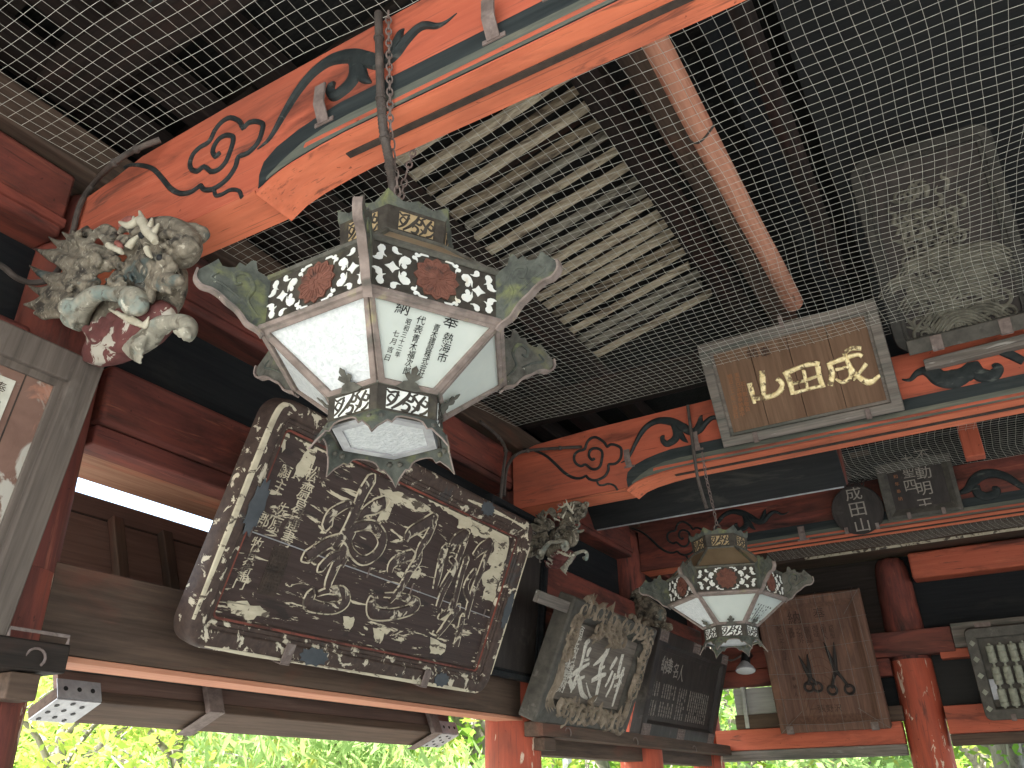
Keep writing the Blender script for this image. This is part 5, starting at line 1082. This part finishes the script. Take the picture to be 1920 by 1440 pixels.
# 10: sooty blank board
bf, root = back_plaque('sooty_board', 'long blank sooty board with a pale lower edge, hung behind the second beam', 'board', 6.02, 3.50, 5.80, 3.76, -2.65)
q = [bf.uv(*p) for p in ((1112, 955), (1118, 1002), (1572, 905), (1582, 845))]; u0, u1, v0, v1 = q[1][0], (q[2][0]+q[3][0])/2, (q[1][1]+q[2][1])/2, q[3][1]+.06
mb = MB().plate(rrect(u0, u1, v0, v1, .012, 3), -.03, .0); mk('panel', mb, M['sooty'], root, bev=.003)
mb = MB().box(u0+.02, u1-.02, v0-.006, v0+.004, -.02, .004); mk('edge_strip', mb, M['galv'], root)
# 11: scissors plaque
zf, root = back_plaque('scissors_plaque', 'reddish brown plaque with two pairs of iron scissors, wrapped in thin wire', 'plaque', 9.08, 2.15, 8.74, 3.40, -2.1)
q = [zf.uv(*p) for p in ((1438, 1122), (1462, 1376), (1674, 1360), (1608, 1105))]; u0, u1, v0, v1 = min(q[0][0], q[1][0])+.03, (q[2][0]+q[3][0])/2, (q[1][1]+q[2][1])/2, (q[0][1]+q[3][1])/2
mb = MB().plate([(u0+.05, v0+.05), (u1-.05, v0+.05), (u1-.05, v1-.05), (u0+.05, v1-.05)], -.02, .0); bo = mk('board', mb, M['redwood'], root)
f = MB(); frame_into(f, u0, u1, v0, v1, .003, [(0, -.05), (0, .06), (.008, .07), (.075, .07), (.085, .06), (.13, .004), (.14, .001), (.14, -.02)]); mk('frame', f, M['redwood'], root, bev=.003)
ZZ = lambda x, y: zf.uv(1360+x/3.4286, 1080+y/3.4286)
ln = MB()
for i in range(9):
    t = i/8; cx, cy = 590+70*t*.3, 430+430*t; wd = 55+50*math.sin(math.pi*min(1, t*.8+.2)); ln.strip([ZZ(cx-wd, cy+110), ZZ(cx-wd*.7, cy+25), ZZ(cx, cy-15), ZZ(cx+wd*.7, cy+20), ZZ(cx+wd, cy+100)], .008, .001, LOC, .0)
mk('grain_arches', ln, M['grain'], bo)
def scis(tip1, tip2, piv, rg1, rg2, name):
    s = MB(); T1, T2, Pv, R1, R2 = ZZ(*tip1), ZZ(*tip2), ZZ(*piv), ZZ(*rg1), ZZ(*rg2)
    s.strip([T1, ((T1[0]+Pv[0])/2, (T1[1]+Pv[1])/2), Pv], [.006, .04, .045], .018, LOC, .002); s.strip([T2, ((T2[0]+Pv[0])/2, (T2[1]+Pv[1])/2), Pv], [.006, .04, .045], .022, LOC, .002)
    for Rr in (R1, R2):
        s.strip([Pv, ((Pv[0]*.45+Rr[0]*.55), Pv[1]*.45+Rr[1]*.55+.01), Rr], [.04, .03, .03], .02, LOC, .002)
        s.strip([(Rr[0]+.042*math.cos(t), Rr[1]-.02+.042*math.sin(t)) for t in [i*math.pi/6 for i in range(12)]], .026, .02, LOC, .002, 2, True)
    s.lathe([(.014, 0), (.014, .028), (.008, .032)], 12, (Pv[0], Pv[1], 0)); mk(name, s, M['darkplq'], root)
scis((470, 510), (525, 500), (545, 655), (535, 700), (590, 700), 'scissors'); scis((632, 425), (695, 425), (710, 610), (685, 720), (795, 715), 'scissors')
tx = MB()
for t, a, b, s in (('奉', (600, 240), (600, 240), 22), ('納', (440, 268), (440, 268), 24), ('改張型', (680, 325), (690, 385), 9), ('品附入', (627, 328), (642, 392), 10), ('御征', (575, 335), (583, 372), 11), ('羅馬品', (524, 345), (540, 410), 11), ('之海外', (470, 350), (488, 415), 11), ('漢譯', (420, 350), (430, 380), 11), ('紀元二千六百年', (345, 330), (385, 530), 9), ('一張野沢', (565, 855), (725, 848), 14), ('奉納人', (440, 660), (455, 760), 8)):
    local_text(tx, zf, t, (1360+a[0]/3.4286, 1080+a[1]/3.4286), (1360+b[0]/3.4286, 1080+b[1]/3.4286), s, .0005, th=.002)
mk('lettering', tx, M['brown_letter'], bo)
wn = MB()
for i in range(6):
    v = v0+.08+(v1-v0-.1)*i/5; wn.tube([(u0-.01, v, .0), (u0-.005, v+.01, .075), ((u0+u1)/2, v-.015, .078), (u1+.005, v+.012, .075), (u1+.012, v, .0)], .0015, 4)
for i in range(6):
    u = u0+.08+(u1-u0-.14)*i/5; wn.tube([(u, v1+.01, .0), (u-.01, v1, .075), (u+.012, (v0+v1)/2, .079), (u, v0, .075), (u, v0-.01, 0)], .0015, 4)
for s in ((u0, v0, u0+.25, v0+.2), (u1, v0, u1-.25, v0+.2), (u1, v1, u1-.18, v1-.22)): wn.tube([(s[0], s[1], .074), (s[2], s[3], .079)], .002, 4)
mk('wire_wrapping', wn, M['wire'], root)
for px in (1485, 1645): u, v = zf.uv(px, 1370); iron_hook(root, u, v0-.001, .07, .075, .07)
# 12: plaque of cylinders at the right edge
kf, root = back_plaque('cylinder_plaque', 'plaque holding rows of grey-green cylinders in a rounded frame at the right edge', 'plaque', 9.0, 2.18, 8.82, 2.95, -.3)
q = [kf.uv(*p) for p in ((1808, 1190), (1850, 1350))]; u0, v0 = (q[0][0]+q[1][0])/2, q[1][1]; v1 = kf.uv(1815, 1178)[1]; u1 = u0+1.0
mb = MB().plate(rrect(u0+.02, u1-.02, v0+.02, v1-.02, .05), -.03, .0); bo = mk('board', mb, M['frameplq'], root)
f = MB(); frame_into(f, u0, u1, v0, v1, .055, [(0, -.05), (0, .045), (.006, .055), (.085, .05), (.095, .04), (.10, .001), (.1, -.02)], 6); fo = mk('frame', f, M['frameplq'], root)
cols = 8; 
for r_i in range(3):
    for c_i in range(cols):
        uu = u0+.175+c_i*.088+(-.0)*r_i; vv = v1-.235-r_i*.185
        p = MB(); sh = -.0
        ax = Fr((0, 0, 0), (1, 0, 0), (0, 0, -1)); 
        p.lathe([(.007, .094), (.012, .086), (.012, .078), (.030, .074), (.034, .066), (.034, .026), (.030, .022), (.034, .018), (.034, -.03), (.030, -.034), (.034, -.038), (.034, -.066), (.028, -.074), (.012, -.078), (.009, -.09)], 16, (uu, vv, .034), ax)
        mk('cylinder', p, M['bamboo'], bo, angle=50)
for t in range(5): 
    mb = MB(); v = v0+.1+t*.14; mb.plate([(u0+.02, v), (u0+.045, v+.028), (u0+.075, v), (u0+.045, v-.028)], .0545, .058); mk('diamond_fitting', mb, M['bamboo'], fo)
u, v = kf.uv(1828, 1172); iron_hook(root, u+.06, v1-.06, .13, -.0, .10); u, v = kf.uv(1895, 1340); iron_hook(root, u+.02, v0-.002, .04, .056, .05)
mb = MB().plate([(u0+.10, v0+.17), (u0+.15, v0+.17), (u0+.15, v0+.34), (u0+.10, v0+.34)], .0005, .03); mk('metal_tag', mb, M['galv'], bo)
# 13: back of the plaque hung outside the facade
xf = Fr((-3.30, 2.05, 2.0), (0, 1, 0), (-.42, 0, .98)); root = thing('hung_plaque', 'boarded back of a big plaque hung outside, with ribs and perforated metal corners', 'plaque', xf, None, 'votive plaques hung around the hall')
q = [xf.uv(*p) for p in ((123, 1310), (845, 1385), (172, 925), (400, 1005))]; u0, u1 = q[0][0]-.03, q[1][0]+.05; v0, v1 = 0.0, (q[2][1]+q[3][1])/2
mb = MB().plate([(u0, v0), (u1, v0), (u1, v1), (u0, v1)], -.03, .0); mk('board', mb, M['outer'], root)
mb = MB().box(u0, u1, v0+.10, v0+.22, .0, .012); mk('lower_board', mb, M['frameplq'], root, bev=.003)
mb = MB().box(u0, u1, v1-.13, v1-.122, .0003, .006); mk('board_gap', mb, M['groove'], root)
for i in range(9):
    u = u0+.32+i*(u1-u0-.3)/8.6; mb = MB().box(u-.03, u+.03, v0+.15, v1-.12, .0, .05); mk('rib', mb, M['brownY'], root, bev=.006)
mb = MB(); mb.box(u0-.02, u1+.02, v0-.03, v0+.02, -.16, .02); bm = mk('bottom_frame', mb, M['brownX'], root, bev=.006)
for s, a in ((1, u0), (-1, u1)):
    p = MB(); b0, b1 = sorted((a-.024*s, a+.17*s)); p.box(b0, b1, v0-.036, v0-.0305, -.15, .024); p.box(b0, b1, v0-.030, v0+.05, .0245, .0285)
    pl = mk('perforated_corner', p, M['galv'], root)
    for i in range(3):
        for j in range(3): mk('screw_hole', MB().lathe([(.010, 0), (.010, .002)], 8, (b0+.03+i*.055, v0-.0385, -.13+j*.055+(i % 2)*.02), Fr((0, 0, 0), (1, 0, 0), (0, 0, -1))), M['blackm'], pl)
    for i in range(3): mk('screw_hole', MB().lathe([(.010, 0), (.010, .002)], 8, (b0+.035+i*.06, v0+.01, .0288)), M['blackm'], pl)
for px in (392, 800):
    u, v = xf.uv(px, 1350); s = MB(); s.box(u-.045, u+.045, v0-.045, v0+.23, .03, .06); s.box(u-.045, u+.045, v0-.05, v0-.0445, -.17, .06); mk('iron_strap', s, M['iron'], root, bev=.003)

# ---------------------------------------------------------------- floodlight
ff = Fr((-2.2, 8.8, 2.62), (1, 0, 0), (0, 0, 1)); o = at(1398, 1258, 1, 8.8); o2 = at(1398, 1236, 1, 8.9)
root = thing('floodlight', 'small round white floodlight on a black mount below the far lantern', 'floodlight', None, o)
n = Vector((.05, -.25, -.97)).normalized(); ax = Fr((0, 0, 0), n.orthogonal(), n.cross(n.orthogonal())); ax = Fr((0, 0, 0), n.orthogonal(), ax.ez.cross(ax.ex))
nz = ax.ez if ax.ez.dot(n) > 0 else -ax.ez
mb = MB().lathe([(.098, .0), (.10, -.006), (.085, -.035), (.05, -.075), (.03, -.10)] if ax.ez.dot(n) > 0 else [(.098, 0), (.10, .006), (.085, .035), (.05, .075), (.03, .10)], 28, (0, 0, 0), ax); hd = mk('reflector', mb, M['galv'], root)
mb = MB().lathe([(.094, .001 if ax.ez.dot(n) > 0 else -.001), (.07, .010 if ax.ez.dot(n) > 0 else -.010), (.02, .014 if ax.ez.dot(n) > 0 else -.014)], 28, (0, 0, 0), ax); mk('lens', mb, M['glassw'], hd)
mb = MB().tube([(0, .03, .07), (0, .09, .16), (0, .25, .18)], [.05, .045, .03], 12); mk('mount', mb, M['blackm'], root)
cable([at(1340, 1232, 1, 8.75), at(1370, 1238, 1, 8.8), at(1385, 1232, 1, 8.85), at(1400, 1222, 1, 8.9)], .009, 'thin black cable at the floodlight')

# ---------------------------------------------------------------- outside
def leaf_crown(name, blobs, n, size, mat, root, seed, droop=0):
    q = random.Random(seed); mb = MB()
    for i in range(n):
        c, r = q.choice(blobs); d = Vector((q.gauss(0, 1), q.gauss(0, 1), q.gauss(0, 1))).normalized()*(q.random()**.4)
        p = Vector(c)+Vector((d.x*r[0], d.y*r[1], d.z*r[2])); a = Vector((q.gauss(0, 1), q.gauss(0, 1), q.gauss(0, .6)-droop)).normalized(); b = a.cross(Vector((q.gauss(0, 1), q.gauss(0, 1), q.gauss(0, 1)))).normalized()
        s = size*q.uniform(.6, 1.3); wd = s*(.42 if not droop else .16)
        mb.add([p-a*s, p+b*wd, p+a*s, p-b*wd], [(0, 1, 2, 3)])
    return mk(name, mb, M[mat], root, angle=180)
def tree(loc, h, spread, mat, label, seed, n=2600, size=.09, trunk=.11, name='tree', droop=0, low=.0, lean=0, group='trees beyond the hall'):
    q = random.Random(seed); root = thing(name, label, 'tree' if name == 'tree' else 'shrub', loc=loc, group=group); mb = MB(); blobs = []
    mb.tube(smooth_path([(0, 0, 0), (.05*h*lean+.03, .02, h*.25), (.1*h*lean, -.03, h*.5), (.13*h*lean, .02, h*.8)], 4), [trunk*1.25, trunk, trunk*.8, trunk*.4], 9)
    for i in range(9):
        a = i*2.4+q.uniform(-.3, .3); z = h*(low+(1-low)*q.uniform(.22, .75)); L_ = spread*q.uniform(.5, 1); e = (math.cos(a)*L_, math.sin(a)*L_, z+h*.18*q.random())
        s = (.1*h*lean*z/h, 0, z*.75); m_ = ((s[0]+e[0])/2+q.uniform(-.2, .2), (s[1]+e[1])/2+q.uniform(-.2, .2), (s[2]+e[2])/2+.15)
        mb.tube(smooth_path([s, m_, e], 4), [trunk*.45, trunk*.28, trunk*.07], 6); blobs.append((e, (spread*.48, spread*.48, h*.15))); blobs.append((m_, (spread*.4, spread*.4, h*.13)))
        for j in range(3):
            t = Vector(m_).lerp(Vector(e), q.random()); e2 = t+Vector((q.gauss(0, .5), q.gauss(0, .5), q.uniform(0, .6)))*spread*.4; mb.tube([t, t.lerp(e2, .5)+Vector((.03, .02, .04)), e2], [trunk*.14, trunk*.1, trunk*.03], 5)
    mk('trunk', mb, M['bark'], root, angle=70); leaf_crown('crown', blobs, n, size, mat, root, seed+1, droop); return root
def polar(px, d, z=0):
    r_ = ray(px, 1440); k = d/math.hypot(r_.x, r_.y); return (r_.x*k, r_.y*k, z)
tree(polar(110, 10), 4.2, 2.2, 'leaf2', 'bare-branched yellow-green tree behind the hanging plaque back', 1, 3000, .07, .08, low=.1)
tree(polar(330, 11), 4.4, 2.4, 'leaf2', 'thin yellow-green tree with pale twigs showing', 2, 3200, .075, .09)
tree(polar(470, 15), 6.0, 2.8, 'leaf1', 'deep green tree beside the light pole', 3, 4200, .10, .14)
tree(polar(690, 9.5), 3.6, 1.9, 'leaf3', 'feathery pale green shrub of drooping leaves', 4, 9000, .12, .07, 'shrub', 1.2)
tree(polar(560, 12), 3.6, 1.9, 'leaf3', 'pale green drooping shrub left of the flaking column', 14, 6500, .12, .07, 'shrub', 1.2)
tree(polar(868, 11.5), 6.5, 2.4, 'leaf1', 'tree with a twisted pale trunk just left of the flaking column', 5, 3800, .09, .17, lean=.5)
tree(polar(1045, 21), 7, 3.4, 'leaf2', 'bright yellow-green tree between the two left columns', 6, 4200, .13, .18)
tree(polar(1118, 15), 7, 2.6, 'leaf1', 'tree with a thick grey trunk between the red columns', 7, 3600, .10, .22)
tree(polar(1270, 24), 7, 3.6, 'leaf2', 'distant yellow-green tree behind the corner column', 8, 3600, .14, .2)
tree(polar(1425, 16), 6.5, 2.8, 'leaf3', 'leaning tree with a pale trunk below the scissors plaque', 9, 3800, .10, .20, lean=-.5)
tree(polar(1570, 22), 6.5, 3.8, 'leaf3', 'hazy pale green tree below the back wall', 10, 5200, .15, .2, low=.05)
tree(polar(1840, 19), 6, 3.2, 'leaf2', 'leafy yellow-green tree at the lower right', 11, 4600, .11, .18, low=.1)
tree(polar(1900, 13), 7, 2.2, 'leaf1', 'tree with a broad grey trunk at the right edge', 12, 2400, .09, .26)
for i, (px, d, m_) in enumerate(((40, 26, 'leaf1'), (240, 28, 'leaf2'), (420, 30, 'leaf1'), (620, 28, 'leaf2'), (800, 30, 'leaf1'), (980, 34, 'leaf1'), (1180, 36, 'leaf2'), (1380, 36, 'leaf1'), (1660, 36, 'leaf2'), (1780, 34, 'leaf1'), (1960, 34, 'leaf2'))):
    tree(polar(px, d), 6.5, 4.2, m_, 'tall leafy tree far behind the nearer trees', 30+i, 2600, .22, .25, low=.0, group='distant row of trees')
def pole(px, d, h, r, label):
    root = thing('lamp_pole', label, 'pole', loc=polar(px, d)); mb = MB().lathe([(r*1.8, 0), (r*1.8, .25), (r, .30), (r*.85, h)], 16); mk('shaft', mb, M['pole'], root)
    mb = MB().lathe([(r*1.2, h), (r*2.4, h+.15), (r*2.4, h+.4), (r*.6, h+.5)], 16); mk('lamp_head', mb, M['pole'], root)
pole(1064, 13, 4.2, .07, 'pale pole between the two left columns'); pole(502, 20, 5.5, .075, 'white pole among the trees at lower left')
